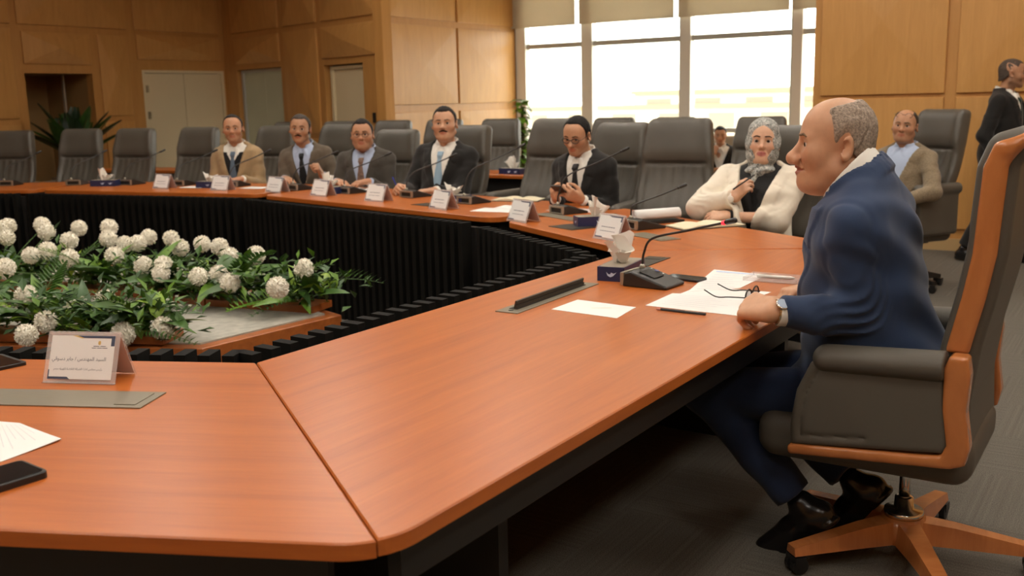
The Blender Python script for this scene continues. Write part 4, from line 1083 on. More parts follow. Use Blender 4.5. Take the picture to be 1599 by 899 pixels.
# ---- the man in the blue suit at the head of the table
M_white_shirt = mat('white_shirt', (0.74, 0.71, 0.64), 0.7, bump=(500, 0.1, 0.001))
M_blue_suit = cloth('blue_suit', (0.024, 0.043, 0.095), 0.72)
M_blue_trs = cloth('blue_trousers', (0.016, 0.028, 0.066), 0.8)
def chair_frame(x, y): 
    a = math.radians(MAIN_FACE); f = Vector((math.cos(a), math.sin(a))); r = Vector((f.y, -f.x)); q = Vector(HUB) + r * x + f * y
    return (q.x, q.y)
MS = 1.13; MX, MY = -0.035, 0.055
def mm(x, y, z): return ((x - MX) / MS, (y - MY) / MS, z / MS)     # chair frame -> his own frame
main_cfg = dict(scale=MS, voxel=0.0032, cloth_voxel=0.0058, hair_voxel=0.0032, shirt_voxel=0.004, pelvis=(0, 0, 0.508), lean=0.19, roll=-0.07, trunk=1.055, belly=0.75, shoulder=0.168,
    head=(0.36, 0.02, 0.0), head_pos=mm(-0.095, 0.236, 1.293), head_tall=1.10, head_scale=0.905, head_wide=1.0, temple=0.0, neck_pos=mm(-0.078, 0.160, 1.172), neck_tilt=0.40, collar_r=0.078, jaw=1.10, fat=0.9, nose=1.35, open=1.0, mouth=2.4, lip=1.25, nose_drop=0.006, ear_y=-0.032, hair_shift=0.012, fade=0.03, gaze=(0.1, -0.1),
    skin=(0.56, 0.305, 0.178), lips=(0.36, 0.13, 0.085), stubble=0.12, hair='bald', hair_col=(0.32, 0.255, 0.20), brow_col=(0.19, 0.12, 0.075), hair_th=0.0055, scalp=0.28,
    armL=dict(wrist=mm(-0.395, 0.300, 0.838), pole=(0.45, -0.45, -1.0), l1=0.245, l2=0.245, dir=(0.42, 0.88, 0.02), palm=(0.55, -0.15, -0.85), side=-1, curl=(0.75, 0.85, 0.55), spread=0.25, thumb=0.6, hand=1.08),
    armR=dict(wrist=mm(0.12, 0.34, 0.815), pole=(0.7, -0.4, -0.7), dir=(-0.75, 0.55, -0.05), palm=(-0.1, -0.1, -1), side=1, curl=(0.6, 0.8, 0.5), spread=0.25, thumb=0.4, hand=1.0),
    jacket=M_blue_suit, shirt=M_white_shirt, tie=cloth('navy_tie', (0.03, 0.035, 0.06), 0.6), trousers=M_blue_trs, seed=2.3, wrinkle=0.0062, sleeve_end=0.018, bulk=1.0, leg_voxel=0.009,
    legs=[(mm(0.10, 0.56, 0.50), mm(0.05, 0.17, 0.20)), (mm(-0.15, 0.60, 0.50), mm(-0.13, 0.285, 0.165))], feet=[(0, 0.6, -0.75), (0, 0.70, -0.62)],
    skirt=((0, 0.115, -0.03), (0.19, 0.195, 0.13)), hem=0.10)
main_man, main_i = build_person('person', 'bald grey-haired man in a blue suit sitting in profile at the head table', chair_frame(MX, MY), MAIN_FACE, main_cfg)
# wrist watch
_Sh, _El, _W, _fw, _hp = main_i['arms'][0]
wt = thing('wrist_watch', 'steel and gold wrist watch on the cuff of the blue-suited man', 'watch', (*chair_frame(MX, MY), 0), math.radians(MAIN_FACE - 90)); wt.scale = (MS, MS, MS)
_q = Matrix.Translation(Vector(_W - _fw * 0.008)) @ Vector(_fw).to_track_quat('Z', 'Y').to_matrix().to_4x4()
_b = MB(); _n = 28
for k in range(_n):
    a = 2 * math.pi * k / _n; _b.box((-0.0052, -0.0025, -0.008), (0.0052, 0.0025, 0.008), k % 2, _q @ Matrix.Rotation(a, 4, 'Z') @ Matrix.Translation((0, 0.0295, 0)))
_b.build('bracelet', [mat('watch_steel', (0.62, 0.60, 0.56), 0.22, 1.0), mat('watch_gold', (0.75, 0.52, 0.22), 0.22, 1.0)], wt)
_fd = Vector((-0.75, 0.15, 0.62)); _fd = (_fd - Vector(_fw) * _fd.dot(Vector(_fw))).normalized(); _fc = Vector(_W - _fw * 0.008) + _fd * 0.031
_b = MB(); _b.lathe([(0.0165, -0.003), (0.018, 0.002), (0.016, 0.005)], 22, M=Matrix.Translation(_fc) @ _fd.to_track_quat('Z', 'Y').to_matrix().to_4x4()); _b.build('case', mat('watch_steel', (0.62, 0.60, 0.56), 0.22, 1.0), wt, True)
_b = MB(); _b.lathe([(0.0145, 0.0050), (0.0145, 0.0056)], 22, M=Matrix.Translation(_fc) @ _fd.to_track_quat('Z', 'Y').to_matrix().to_4x4()); _b.build('dial', mat('watch_dial', (0.40, 0.48, 0.60), 0.15), wt)
# ---- the others round the table
def deg(a): return math.radians(a)
def suit(name, c): return cloth(name, c, 0.8)
M_black_suit = suit('black_suit', (0.014, 0.013, 0.012)); M_grey_suit = suit('taupe_suit', (0.115, 0.088, 0.062)); M_char_suit = suit('charcoal_suit', (0.060, 0.052, 0.042))
M_tan = suit('tan_jacket', (0.36, 0.245, 0.130)); M_tweed = mat('tweed_jacket', (0.235, 0.180, 0.115), 0.9, spec=0.15, sheen=0.2, bump=(300, 0.4, 0.002), var=(140, 0.25))
M_cream_j = suit('cream_jacket', (0.74, 0.67, 0.55)); M_pale_blue = mat('pale_blue_shirt', (0.40, 0.47, 0.62), 0.75); M_ltie = cloth('sky_blue_tie', (0.26, 0.38, 0.48), 0.5)
M_black_top = cloth('black_knit', (0.010, 0.009, 0.009)); M_blk_tie = cloth('black_tie', (0.012, 0.012, 0.013), 0.5); M_brown_tie = mat('striped_tie', (0.17, 0.10, 0.07), 0.5, var=(45, 0.5, (1, 1, 1.6)))
SK = dict(a=(0.53, 0.285, 0.165), b=(0.44, 0.225, 0.125), c=(0.49, 0.250, 0.140), d=(0.57, 0.315, 0.190))
PEOPLE = {}
def seat(key, label, loc, face, **k):
    k.setdefault('trunk', 0.95); k.setdefault('trousers', M_black_suit); k.setdefault('shirt', M_white_shirt)
    t, i = build_person('person', label, loc, face, k); PEOPLE[key] = (t, i, loc, face, k.get('scale', 1.0)); return t, i
TABLE_HANDS = lambda xl, xr, y=0.33, z=0.775, **k: dict(
    armL=dict(wrist=(-xl, y, z), pole=(-0.30, -0.55, -0.8), dir=(0.7, 0.6, -0.05), palm=(0.1, 0, -1), side=-1, curl=(0.35, 0.6, 0.4)),
    armR=dict(wrist=(xr, y, z), pole=(0.30, -0.55, -0.8), dir=(-0.7, 0.6, -0.05), palm=(-0.1, 0, -1), side=1, curl=(0.35, 0.6, 0.4)))
seat('tan', 'man in a tan jacket over a black sweater with folded hands on the table', (-2.485, 9.22), 264, scale=1.05, lean=0.12, head=(deg(12), -0.02, 0.03), hair='receding', hair_col=(0.022, 0.016, 0.012), skin=SK['c'], stubble=0.35, jaw=1.0,
     jacket=M_tan, vest=M_black_top, tie=cloth('grey_blue_tie', (0.10, 0.14, 0.19), 0.5), seed=1.1, v_wide=1.15, **TABLE_HANDS(0.13, 0.13, 0.32))
seat('taupe', 'grey-haired man with a dark moustache in a taupe suit and black tie', (-1.785, 9.0), 262, scale=1.08, trunk=0.87, lean=0.16, roll=0.06, head=(deg(8), 0.02, -0.06), hair='full', hair_col=(0.060, 0.047, 0.038), brow_col=(0.015, 0.011, 0.009), moustache=True, skin=SK['b'], jaw=0.95,
     jacket=M_grey_suit, shirt=M_pale_blue, tie=M_blk_tie, seed=2.2,
     armR=dict(wrist=(0.10, 0.36, 0.765), pole=(0.30, -0.5, -0.8), dir=(-0.6, 0.7, -0.05), palm=(0, 0, -1), side=1, curl=(0.3, 0.5, 0.3)),
     armL=dict(wrist=(-0.20, 0.33, 0.785), pole=(-0.35, -0.5, -0.8), dir=(0.15, 0.5, 0.8), palm=(0.9, 0.2, -0.2), side=-1, curl=(1.1, 1.2, 0.8), thumb=0.9))
seat('spec', 'stout man with thin-framed spectacles in a charcoal suit and striped tie', (-1.19, 8.43), 258, scale=1.07, lean=0.14, belly=0.5, trunk=0.84, neck_len=0.135, head=(deg(12), 0.0, 0.0), hair='full', hair_col=(0.016, 0.012, 0.010), skin=SK['c'], fat=0.6, jaw=1.12, stubble=0.2, shoulder=0.174, bulk=1.04,
     jacket=M_char_suit, shirt=M_pale_blue, tie=M_brown_tie, seed=3.4, **TABLE_HANDS(0.12, 0.14, 0.33))
spectacles(PEOPLE['spec'][0], PEOPLE['spec'][1], mat('wire_frame', (0.10, 0.07, 0.05), 0.3, 0.8), 0.0018)
seat('sky', 'man with a moustache in a black suit and sky-blue tie writing with a blue pen', (-0.50, 7.80), 250, scale=1.09, lean=0.06, roll=-0.05, belly=0.45, head=(deg(14), 0.03, 0.02), hair='full', hair_col=(0.014, 0.010, 0.008), moustache=True, skin=SK['d'], fat=0.6, jaw=1.08, shoulder=0.176, bulk=1.04,
     jacket=M_black_suit, tie=M_ltie, v_wide=1.0, seed=4.6, head_scale=0.95, trunk=0.91,
     armR=dict(wrist=(0.19, 0.37, 0.745), pole=(0.30, -0.55, -0.8), dir=(-0.2, 0.9, 0.1), palm=(-0.8, 0, -0.6), side=1, curl=(0.9, 0.9, 0.5), thumb=0.9),
     armL=dict(wrist=(-0.08, 0.37, 0.735), pole=(-0.30, -0.55, -0.8), dir=(0.75, 0.6, 0), palm=(0, 0, -1), side=-1, curl=(0.25, 0.4, 0.3)))
seat('phone', 'dark-haired man with black glasses in a black suit looking down at his phone', (0.54, 6.70), 236, scale=1.05, trunk=0.92, neck_len=0.135, head_scale=0.92, lean=0.16, roll=0.03, head=(deg(2), -0.34, -0.03), head_off=(0, 0.015, -0.005), hair='receding', hair_col=(0.010, 0.008, 0.007), skin=SK['a'], stubble=0.3, open=0.5, nose=1.08,
     jacket=M_black_suit, tie=M_blk_tie, v_wide=0.95, seed=5.1, voxel=0.005, cloth_voxel=0.009,
     armR=dict(wrist=(0.075, 0.30, 0.770), pole=(0.30, -0.55, -0.8), dir=(-0.35, 0.75, 0.40), palm=(-0.75, -0.1, 0.6), side=1, curl=(0.65, 0.75, 0.5), thumb=0.7),
     armL=dict(wrist=(-0.105, 0.29, 0.770), pole=(-0.30, -0.55, -0.8), dir=(0.45, 0.72, 0.40), palm=(0.75, -0.1, 0.6), side=-1, curl=(0.65, 0.75, 0.5), thumb=0.7))
spectacles(PEOPLE['phone'][0], PEOPLE['phone'][1], mat('black_frame', (0.008, 0.007, 0.007), 0.3), 0.0026)
# the woman in the headscarf
wt_, wi_ = seat('woman', 'woman in a cream jacket and grey patterned headscarf with a raised hand', (1.40, 5.62), 243, scale=1.06, lean=-0.10, roll=-0.03, belly=0.55, bust=1.0, trunk=0.84, neck_len=0.125, shoulder=0.172, bulk=1.16, head=(deg(10), 0.10, -0.05), hair=None, hair_col=(0.012, 0.009, 0.008), skin=(0.63, 0.37, 0.24), lips=(0.42, 0.13, 0.11), fat=0.5, jaw=1.04, head_wide=1.0, nose=0.95, open=1.1, head_scale=0.97, voxel=0.0045, cloth_voxel=0.0085,
     jacket=M_cream_j, shirt=M_black_top, v_wide=1.25, v_low=0.06, seed=6.2, wrinkle=0.0045, lip=1.1,
     armR=dict(wrist=(0.060, 0.235, 0.845), pole=(1.0, 0.1, -0.55), dir=(-0.62, 0.1, 0.78), palm=(-0.55, -0.75, 0.1), side=1, curl=(0.75, 0.8, 0.5), thumb=0.8, hand=0.92, l1=0.27, l2=0.235),
     armL=dict(wrist=(0.085, 0.255, 0.750), pole=(-1.0, -0.2, -0.5), dir=(0.95, 0.15, 0.0), palm=(0, -0.6, -0.8), side=-1, curl=(0.5, 0.6, 0.4), hand=0.92, l1=0.27, l2=0.25))
def _scarf():
    i = wi_; hc, RH, hs, T2 = i['hc'], i['RH'], i['hs'], i['T2']
    cfg = dict(jaw=1.04, fat=0.5)
    def f(p):
        q = ((p - _a(hc)) @ RH) / hs; m = np.stack([np.abs(q[..., 0]), q[..., 1], q[..., 2]], -1)
        d = sd_ell(q, (0, -0.020, 0.035), (0.090, 0.112, 0.104))
        d = smin(d, sd_ell(q, (0, 0.004, -0.050), (0.086, 0.098, 0.098)), 0.05)
        d = d + 0.0035 * np.sin(m[..., 0] * 50 + q[..., 2] * 75 + 2 * np.sin(q[..., 1] * 30))
        face = sd_ell(q, (0, 0.120, -0.008), (0.060, 0.108, 0.096)); d = smax(d, -face, 0.008)
        # folds gathered round the neck and falling onto the chest
        nk = sd_ell(p, hc + RH.astype(float) @ np.array((0, 0.005, -0.150)) * hs, (0.080, 0.092, 0.046)) + 0.005 * np.sin(p[..., 2] * 150 + p[..., 0] * 45 + 2 * np.sin(p[..., 0] * 40))
        dr = sd_cone(p, hc + RH.astype(float) @ np.array((0.01, 0.075, -0.165)) * hs, T2((0.040, 0.135, 0.34)), 0.018, 0.012) + 0.003 * np.sin(p[..., 0] * 220)
        d = smin(d, nk, 0.03); d = smin(d, dr, 0.02)
        body = head_sd(q, cfg) * hs - 0.003; inner = np.maximum(body, -1) 
        return d
    lo = np.minimum(hc - 0.16, T2((0, 0.06, 0.40)) - 0.18); hi = np.maximum(hc + 0.16, T2((0, 0.06, 0.40)) + 0.16)
    m = bpy.data.materials.new('scarf_print'); m.use_nodes = True; nt = m.node_tree; b = nt.nodes['Principled BSDF']; b.inputs['Roughness'].default_value = 0.7
    tc = nt.nodes.new('ShaderNodeTexCoord'); no = nt.nodes.new('ShaderNodeTexNoise'); no.inputs['Scale'].default_value = 75; no.inputs['Detail'].default_value = 3; no.inputs['Distortion'].default_value = 1.5
    rp = nt.nodes.new('ShaderNodeValToRGB'); rp.color_ramp.interpolation = 'EASE'
    E_ = rp.color_ramp.elements; E_[0].position = 0.33; E_[0].color = (0.03, 0.03, 0.03, 1); E_[1].position = 0.64; E_[1].color = (0.58, 0.56, 0.51, 1)
    e = E_.new(0.43); e.color = (0.24, 0.25, 0.23, 1); e = E_.new(0.53); e.color = (0.34, 0.34, 0.31, 1)
    nt.links.new(tc.outputs['Object'], no.inputs['Vector']); nt.links.new(no.outputs['Fac'], rp.inputs[0]); nt.links.new(rp.outputs[0], b.inputs['Base Color'])
    o = link('headscarf', sdf_mesh('headscarf', f, lo, hi, 0.0048, m), wt_)
    # black under-scarf band
    def g(p):
        q = ((p - _a(hc)) @ RH) / hs
        d = sd_ell(q, (0, -0.018, 0.036), (0.083, 0.106, 0.095)); face = sd_ell(q, (0, 0.125, -0.014), (0.057, 0.105, 0.082)); return np.maximum(smax(d, -face, 0.006), -0.03 - q[..., 2])
    link('under_scarf', sdf_mesh('under_scarf', g, hc - 0.14, hc + 0.14, 0.0048, M_black_top), wt_)
_scarf()
# man in tweed by the right wall
seat('tweed', 'balding man in a tweed jacket and pale blue shirt with glasses pushed up', (2.86, 7.25), 222, scale=1.0, lean=-0.04, head=(deg(14), 0.02, -0.08), hair='bald', hair_col=(0.05, 0.04, 0.03), skin=SK['c'], fat=0.4, jaw=1.06, stubble=0.25, jacket=M_tweed, shirt=M_pale_blue, v_wide=1.3, seed=7.7, belly=0.3, shoulder=0.174,
     armR=dict(wrist=(0.10, 0.30, 0.66), pole=(0.8, -0.4, -0.4), dir=(-0.7, 0.6, -0.2), palm=(0, 0, -1), side=1), armL=dict(wrist=(-0.12, 0.28, 0.68), pole=(-0.9, -0.4, -0.3), dir=(0.7, 0.6, -0.2), palm=(0, 0, -1), side=-1))
spectacles(PEOPLE['tweed'][0], PEOPLE['tweed'][1], mat('wire_frame', (0.10, 0.07, 0.05), 0.3, 0.8), 0.0016, lift=(0, -0.022, 0.082))
# guard walking along the right wall
seat('guard', 'young man with a shaved head in a black suit walking along the right wall', (4.11, 8.35), 318, scale=1.0, pelvis=(0, 0, 0.93), lean=0.06, head=(deg(20), -0.06, 0), hair='full', hair_th=0.0022, fade=0.02, hair_col=(0.085, 0.062, 0.048), skin=SK['b'], stubble=0.6, jacket=M_black_suit, tie=cloth('dark_green_tie', (0.012, 0.035, 0.028), 0.5), v_low=0.08, hem=0.20, skirt=((0, -0.01, -0.10), (0.185, 0.145, 0.16)), seed=8.1, leg_voxel=0.012,
     armR=dict(wrist=(0.235, 0.06, 0.845), pole=(0.2, -1, 0), dir=(-0.05, 0.25, -1), palm=(-1, 0, 0), side=-1, curl=(0.4, 0.5, 0.4), l1=0.29, l2=0.26), armL=dict(wrist=(-0.235, 0.02, 0.835), pole=(-0.2, -1, 0), dir=(0.05, 0.2, -1), palm=(1, 0, 0), side=1, curl=(0.4, 0.5, 0.4), l1=0.29, l2=0.26),
     legs=[((0.09, -0.04, 0.50), (0.08, -0.22, 0.105)), ((-0.09, 0.14, 0.50), (-0.08, 0.22, 0.095))], feet=[(0, 1, -0.08), (0, 1, 0)])
# man on the low seat at the window
seat('far', 'man in a dark suit resting his chin on a hand at the window', (2.66, 12.55), 250, scale=0.93, pelvis=(0, 0, 0.42), lean=0.10, trunk=0.9, head=(deg(8), -0.12, 0), hair='full', hair_col=(0.015, 0.012, 0.010), skin=SK['c'], jacket=M_black_suit, seed=9, voxel=0.007, v_wide=1.4,
     armR=dict(wrist=(0.05, 0.24, 0.80), pole=(1, 0.2, -0.6), dir=(-0.1, -0.25, 0.95), palm=(-0.2, -1, 0), side=1, curl=(1.0, 1.0, 0.6)), armL=dict(wrist=(-0.05, 0.28, 0.60), pole=(-1, -0.2, -0.4), dir=(0.8, 0.4, 0), palm=(0, 0, -1), side=-1),
     legs=[((0.10, 0.44, 0.42), (0.11, 0.46, 0.10)), ((-0.10, 0.44, 0.42), (-0.11, 0.46, 0.10))])
# ------------------------------------------------------------------ things on the tables
M_paper = mat('white_paper', (0.80, 0.78, 0.75), 0.7); M_ink = mat('grey_ink', (0.10, 0.10, 0.13), 0.8)
M_acryl = mat('clear_acrylic', (0.86, 0.80, 0.78), 0.08, spec=0.6, alpha=0.28); M_pink = mat('card_back', (0.60, 0.47, 0.43), 0.5)
M_navy = mat('navy_print', (0.055, 0.070, 0.120), 0.6); M_gold = mat('gold_print', (0.62, 0.42, 0.14), 0.5)
M_mic = mat('mic_black', (0.020, 0.019, 0.017), 0.38, bump=(400, 0.1, 0.001)); M_mic_s = mat('mic_silver', (0.40, 0.37, 0.30), 0.32, 0.6)
FORMS = {'ا': (0xFE8D, 0xFE8E), 'ب': (0xFE8F, 0xFE90, 0xFE91, 0xFE92), 'ة': (0x0629, 0xFE94), 'ج': (0xFE9D, 0xFE9E, 0xFE9F, 0xFEA0), 'د': (0xFEA9, 0xFEAA), 'ر': (0xFEAD, 0xFEAE), 'س': (0xFEB1, 0xFEB2, 0xFEB3, 0xFEB4), 'ش': (0xFEB5, 0xFEB6, 0xFEB7, 0xFEB8), 'ص': (0xFEB9, 0xFEBA, 0xFEBB, 0xFEBC), 'ض': (0xFEBD, 0xFEBE, 0xFEBF, 0xFEC0), 'ق': (0xFED5, 0xFED6, 0xFED7, 0xFED8), 'ك': (0xFED9, 0xFEDA, 0xFEDB, 0xFEDC), 'ل': (0xFEDD, 0xFEDE, 0xFEDF, 0xFEE0), 'م': (0xFEE1, 0xFEE2, 0xFEE3, 0xFEE4), 'ن': (0xFEE5, 0xFEE6, 0xFEE7, 0xFEE8), 'ه': (0xFEE9, 0xFEEA, 0xFEEB, 0xFEEC), 'و': (0xFEED, 0xFEEE), 'ي': (0xFEF1, 0xFEF2, 0xFEF3, 0xFEF4), 'ئ': (0xFE89, 0xFE8A, 0xFE8B, 0xFE8C), 'ء': (0xFE80,)}
def shape(txt):
    out = []
    for w in txt.split(' '):
        g = []
        for i, ch in enumerate(w):
            F = FORMS.get(ch)
            if not F: g.append(ch); continue
            prev = i > 0 and len(FORMS.get(w[i-1], ())) == 4 and len(F) > 1
            nxt = len(F) == 4 and i + 1 < len(w) and len(FORMS.get(w[i+1], ())) > 1
            g.append(chr(F[(3 if nxt else 1) if prev else (2 if nxt else 0)]))
        out.append(''.join(reversed(g)))
    return ' '.join(reversed(out))
def text_mesh(txt, size, align='CENTER'):
    cu = bpy.data.curves.new('text', 'FONT'); cu.body = txt; cu.size = size; cu.align_x = align; cu.extrude = 0.0
    o = bpy.data.objects.new('text', cu); COL.objects.link(o); dg = bpy.context.evaluated_depsgraph_get(); dg.update()
    me = bpy.data.meshes.new_from_object(o.evaluated_get(dg)); bpy.data.objects.remove(o); return me
def at(p, ang, z=TZ): return Matrix.Translation((p[0], p[1], z)) @ Matrix.Rotation(ang, 4, 'Z')

# ---- name cards: folded acrylic stand with a printed sheet; local x along the card, -y is the face
def name_card(label, p0, p1, printed=False, group='folded acrylic name cards'):
    ang = math.atan2(p1[1] - p0[1], p1[0] - p0[0]); w = 0.20
    c = ((p0[0] + p1[0]) / 2, (p0[1] + p1[1]) / 2)
    t = thing('name_card', label, 'name card', (c[0], c[1], TZ), ang, group)
    hgt, dep = 0.122, 0.10; th = math.atan2(hgt, dep / 2); sl = math.hypot(hgt, dep / 2)
    Fm = Matrix.Rotation(th, 4, 'X')                                     # front face plane: local x, local y up the slope
    Bm = Matrix.Translation((0, dep, 0)) @ Matrix.Rotation(math.pi - th, 4, 'X')
    q = MB(); q.box((-w/2, 0, 0), (w/2, sl, 0.002), 0, Fm); q.box((-w/2, 0, -0.002), (w/2, sl, 0), 0, Bm); q.box((-w/2, -0.006, 0), (w/2, 0.004, 0.0025)); q.build('acrylic_stand', M_acryl, t)
    mx, my = 0.012, 0.010
    q = MB(); q.box((-w/2 + mx, my, 0.0022), (w/2 - mx, sl - my, 0.0030), 0, Fm); sh = q.build('paper_sheet', M_paper, t)
    q = MB(); q.box((-w/2 + 0.004, 0.004, 0.0006), (w/2 - 0.004, sl - 0.004, 0.0016), 0, Bm); q.build('rear_sheet', M_pink, t)
    X0, X1, Y0, Y1 = -w/2 + mx, w/2 - mx, my, sl - my; zt = 0.0034
    def flat(pts, m, nm):
        q = MB(); q.add([tuple(Fm @ Vector((x, y, zt))) for x, y in pts], [tuple(range(len(pts)))]); return q.build(nm, m, sh)
    flat([(X1 - 0.105, Y1), (X1 - 0.085, Y1 - 0.006), (X1 - 0.010, Y1 - 0.006), (X1 - 0.010, Y1 - 0.026), (X1, Y1 - 0.026), (X1, Y1)][::-1], M_navy, 'corner_print')
    flat([(X0, Y0), (X0 + 0.062, Y0), (X0 + 0.054, Y0 + 0.006), (X0 + 0.003, Y0 + 0.006), (X0 + 0.003, Y0 + 0.024), (X0, Y0 + 0.024)], M_navy, 'corner_print')
    if printed:
        flat([(X1 - 0.119, Y1), (X1 - 0.105, Y1), (X1 - 0.085, Y1 - 0.006), (X1 - 0.092, Y1 - 0.007)][::-1], M_gold, 'gold_print')
        flat([(0.046 + 0.004 * math.cos(a) * (1.2 if k % 2 else 0.8), Y1 - 0.018 + 0.0055 * math.sin(a)) for k, a in enumerate(np.linspace(0, 2 * math.pi, 13)[:-1])], M_gold, 'emblem')
        for x0, x1, y in ((0.030, 0.046, 0.0275), (0.049, 0.064, 0.0275), (0.026, 0.038, 0.032), (0.041, 0.053, 0.032), (0.055, 0.069, 0.032)):
            flat([(x0, Y1 - y), (x1, Y1 - y), (x1, Y1 - y + 0.0016), (x0, Y1 - y + 0.0016)], M_ink, 'small_print')
        for txt, sz, y in (('السيد المهندس / جابر دسوقي', 0.0128, 0.058), ('رئيس مجلس ادارة الشركة القابضة لكهرباء مصر', 0.0073, 0.034)):
            o = link('lettering', text_mesh(shape(txt), sz), sh, M_ink); o.matrix_local = Fm @ Matrix.Translation((-0.006, y, zt + 0.0002))
    else:
        rr = random.Random(int(abs(p0[0]) * 1000)); 
        for y, x0, x1, hh in ((0.062, -0.055, 0.050, 0.0042), (0.042, -0.060, 0.055, 0.0028)):
            x = x0
            while x < x1:
                l = rr.uniform(0.008, 0.020); flat([(x, y), (min(x + l, x1), y), (min(x + l, x1), y + hh), (x, y + hh)], M_ink, 'lettering'); x += l + 0.004
    return t
name_card('acrylic name card with navy corners on the table facing the flowers', (-1.202, 2.448), (-1.004, 2.414), True)
for lab, a, b in (('white name card in front of the woman in the headscarf', (0.404, 4.882), (0.515, 4.705)), ('white name card in front of the man looking at his phone', (-0.022, 5.70), (0.089, 5.528)),
    ('white name card beside the navy tissue box, between the sky-blue tie and the phone user', (-0.530, 6.455), (-0.407, 6.30)), ('white name card in front of the man writing with a blue pen', (-1.031, 7.05), (-0.893, 6.929)),
    ('white name card in front of the stout man with spectacles', (-1.510, 7.56), (-1.388, 7.45)), ('white name card in front of the moustached man in taupe', (-1.965, 7.985), (-1.815, 7.86)),
    ('white name card in front of the man in the tan jacket', (-2.493, 8.277), (-2.320, 8.173)), ('white name card in front of the empty chair beside the tan jacket', (-3.093, 8.622), (-2.924, 8.513))):
    name_card(lab, a, b)

# ---- conference microphones; local +y towards the speaker
def mic_unit(label, p, ang, red=False, reach=0.36, rise=0.20, side=0.0, group='gooseneck conference microphones'):
    t = thing('conference_microphone', label, 'microphone', (p[0], p[1], TZ), ang, group)
    q = MB(); prof = [(-0.085, 0.0), (0.095, 0.0), (0.098, 0.012), (-0.050, 0.056), (-0.078, 0.050)]
    v = [(-0.072, y, z) for y, z in prof] + [(0.072, y, z) for y, z in prof]; n = len(prof)
    q.add(v, [tuple(range(n)), tuple(range(2 * n - 1, n - 1, -1))] + [(i, n + i, n + (i + 1) % n, (i + 1) % n) for i in range(n)])
    b = q.build('base', M_mic, t); bv = b.modifiers.new('soft', 'BEVEL'); bv.width = 0.006; bv.segments = 2
    q = MB()
    for x0, x1, z0, z1 in ((-0.070, -0.056, 0.004, 0.050), (0.056, 0.070, 0.004, 0.050), (-0.056, 0.056, 0.040, 0.051), (-0.056, 0.056, 0.004, 0.010)): q.box((x0, -0.094, z0), (x1, -0.080, z1))
    q.build('rear_bezel', M_mic_s, t)
    sl = math.atan2(-0.044, 0.148); Tm = Matrix.Translation((0, -0.050, 0.0572)) @ Matrix.Rotation(sl, 4, 'X')
    q = MB(); q.box((-0.030, 0.020, 0.0), (0.040, 0.085, 0.003), 0, Tm); q.build('loudspeaker_grille', mat('mic_grille', (0.035, 0.033, 0.030), 0.7, bump=(900, 0.6, 0.002)), t)
    q = MB(); q.lathe([(0.009, 0), (0.009, 0.002), (0.007, 0.003)], 14, M=Tm @ Matrix.Translation((-0.050, 0.045, 0))); q.build('talk_button', mat('button_blue', (0.08, 0.09, 0.20), 0.3), t)
    for x, y in ((-0.050, 0.020), (-0.050, 0.072)):
        q = MB(); q.box((x - 0.003, y - 0.003, 0), (x + 0.003, y + 0.003, 0.002), 0, Tm); q.build('indicator', mat('pale_marker', (0.6, 0.58, 0.52), 0.4), t)
    q = MB(); q.lathe([(0.012, 0.048), (0.010, 0.064), (0.006, 0.070)], 14, c=(-0.03, -0.058, 0)); q.build('neck_socket', M_mic_s, t, True)
    path = smooth_path([(-0.03, -0.058, 0.06), (-0.03, -0.050, 0.115), (-0.022 + side * 0.12, 0.0, 0.06 + rise * 0.55), (side * 0.6, reach * 0.55, 0.06 + rise * 0.80), (side, reach, 0.06 + rise)], 28)
    q = MB(); q.tube(path, 0.0046, 8); q.build('gooseneck', M_mic, t, True)
    e = Vector(path[-1]); d = (Vector(path[-1]) - Vector(path[-3])).normalized()
    q = MB(); q.tube([e, e + d * 0.012], 0.0078, 12); q.build('light_ring', mat('ring_red', (0.6, 0.02, 0.03), 0.3, emit=(1.0, 0.02, 0.04), estr=1.6) if red else M_mic, t, True)
    q = MB(); q.tube([e + d * 0.012, e + d * 0.018, e + d * 0.058, e + d * 0.062], [0.007, 0.0092, 0.0092, 0.006], 12); q.build('capsule', M_mic, t, True)
    return t
def ang_of(n): return math.atan2(n[1], n[0]) - math.pi / 2
nB = (0.837, -0.547)
mic_unit('black gooseneck microphone with a glowing red ring in front of the blue-suited man', (0.515, 3.585), ang_of((0.80, -0.60)), True, 0.345, 0.205, 0.15)
for k, (lab, x, y, n) in enumerate((('gooseneck microphone in front of the woman in the headscarf', 0.70, 5.20, (0.9, 0.44)), ('gooseneck microphone in front of the man looking at his phone', 0.352, 5.98, (0.85, 0.52)),
    ('gooseneck microphone beside the white papers before the empty chair', -0.245, 6.72, (0.72, 0.69)), ('gooseneck microphone in front of the man with the sky-blue tie', -0.69, 7.27, (0.714, 0.70)),
    ('gooseneck microphone in front of the stout man with spectacles', -1.215, 7.71, (0.714, 0.70)), ('gooseneck microphone in front of the moustached man in taupe', -1.70, 8.13, (0.70, 0.71)),
    ('gooseneck microphone in front of the man in the tan jacket', -2.36, 8.64, (0.40, 0.916)), ('gooseneck microphone before the empty chair next to the tan jacket', -2.90, 8.89, (0.40, 0.916)),
    ('gooseneck microphone right of the tissue box with a tall white tissue, by the double door', -3.45, 9.12, (0.40, 0.916)), ('gooseneck microphone before the empty chair in front of the cycad', -4.01, 9.26, (0.07, 1.0)), ('gooseneck microphone at the end of the row beside a tissue box', -4.69, 9.38, (0.07, 1.0)))):
    mic_unit(lab, (x, y), ang_of(n), False, 0.27 if k in (1, 2) else 0.20, 0.30 if k in (1, 2) else (0.14 if k == 0 else 0.22), 0.16 if k > 0 else 0.02)

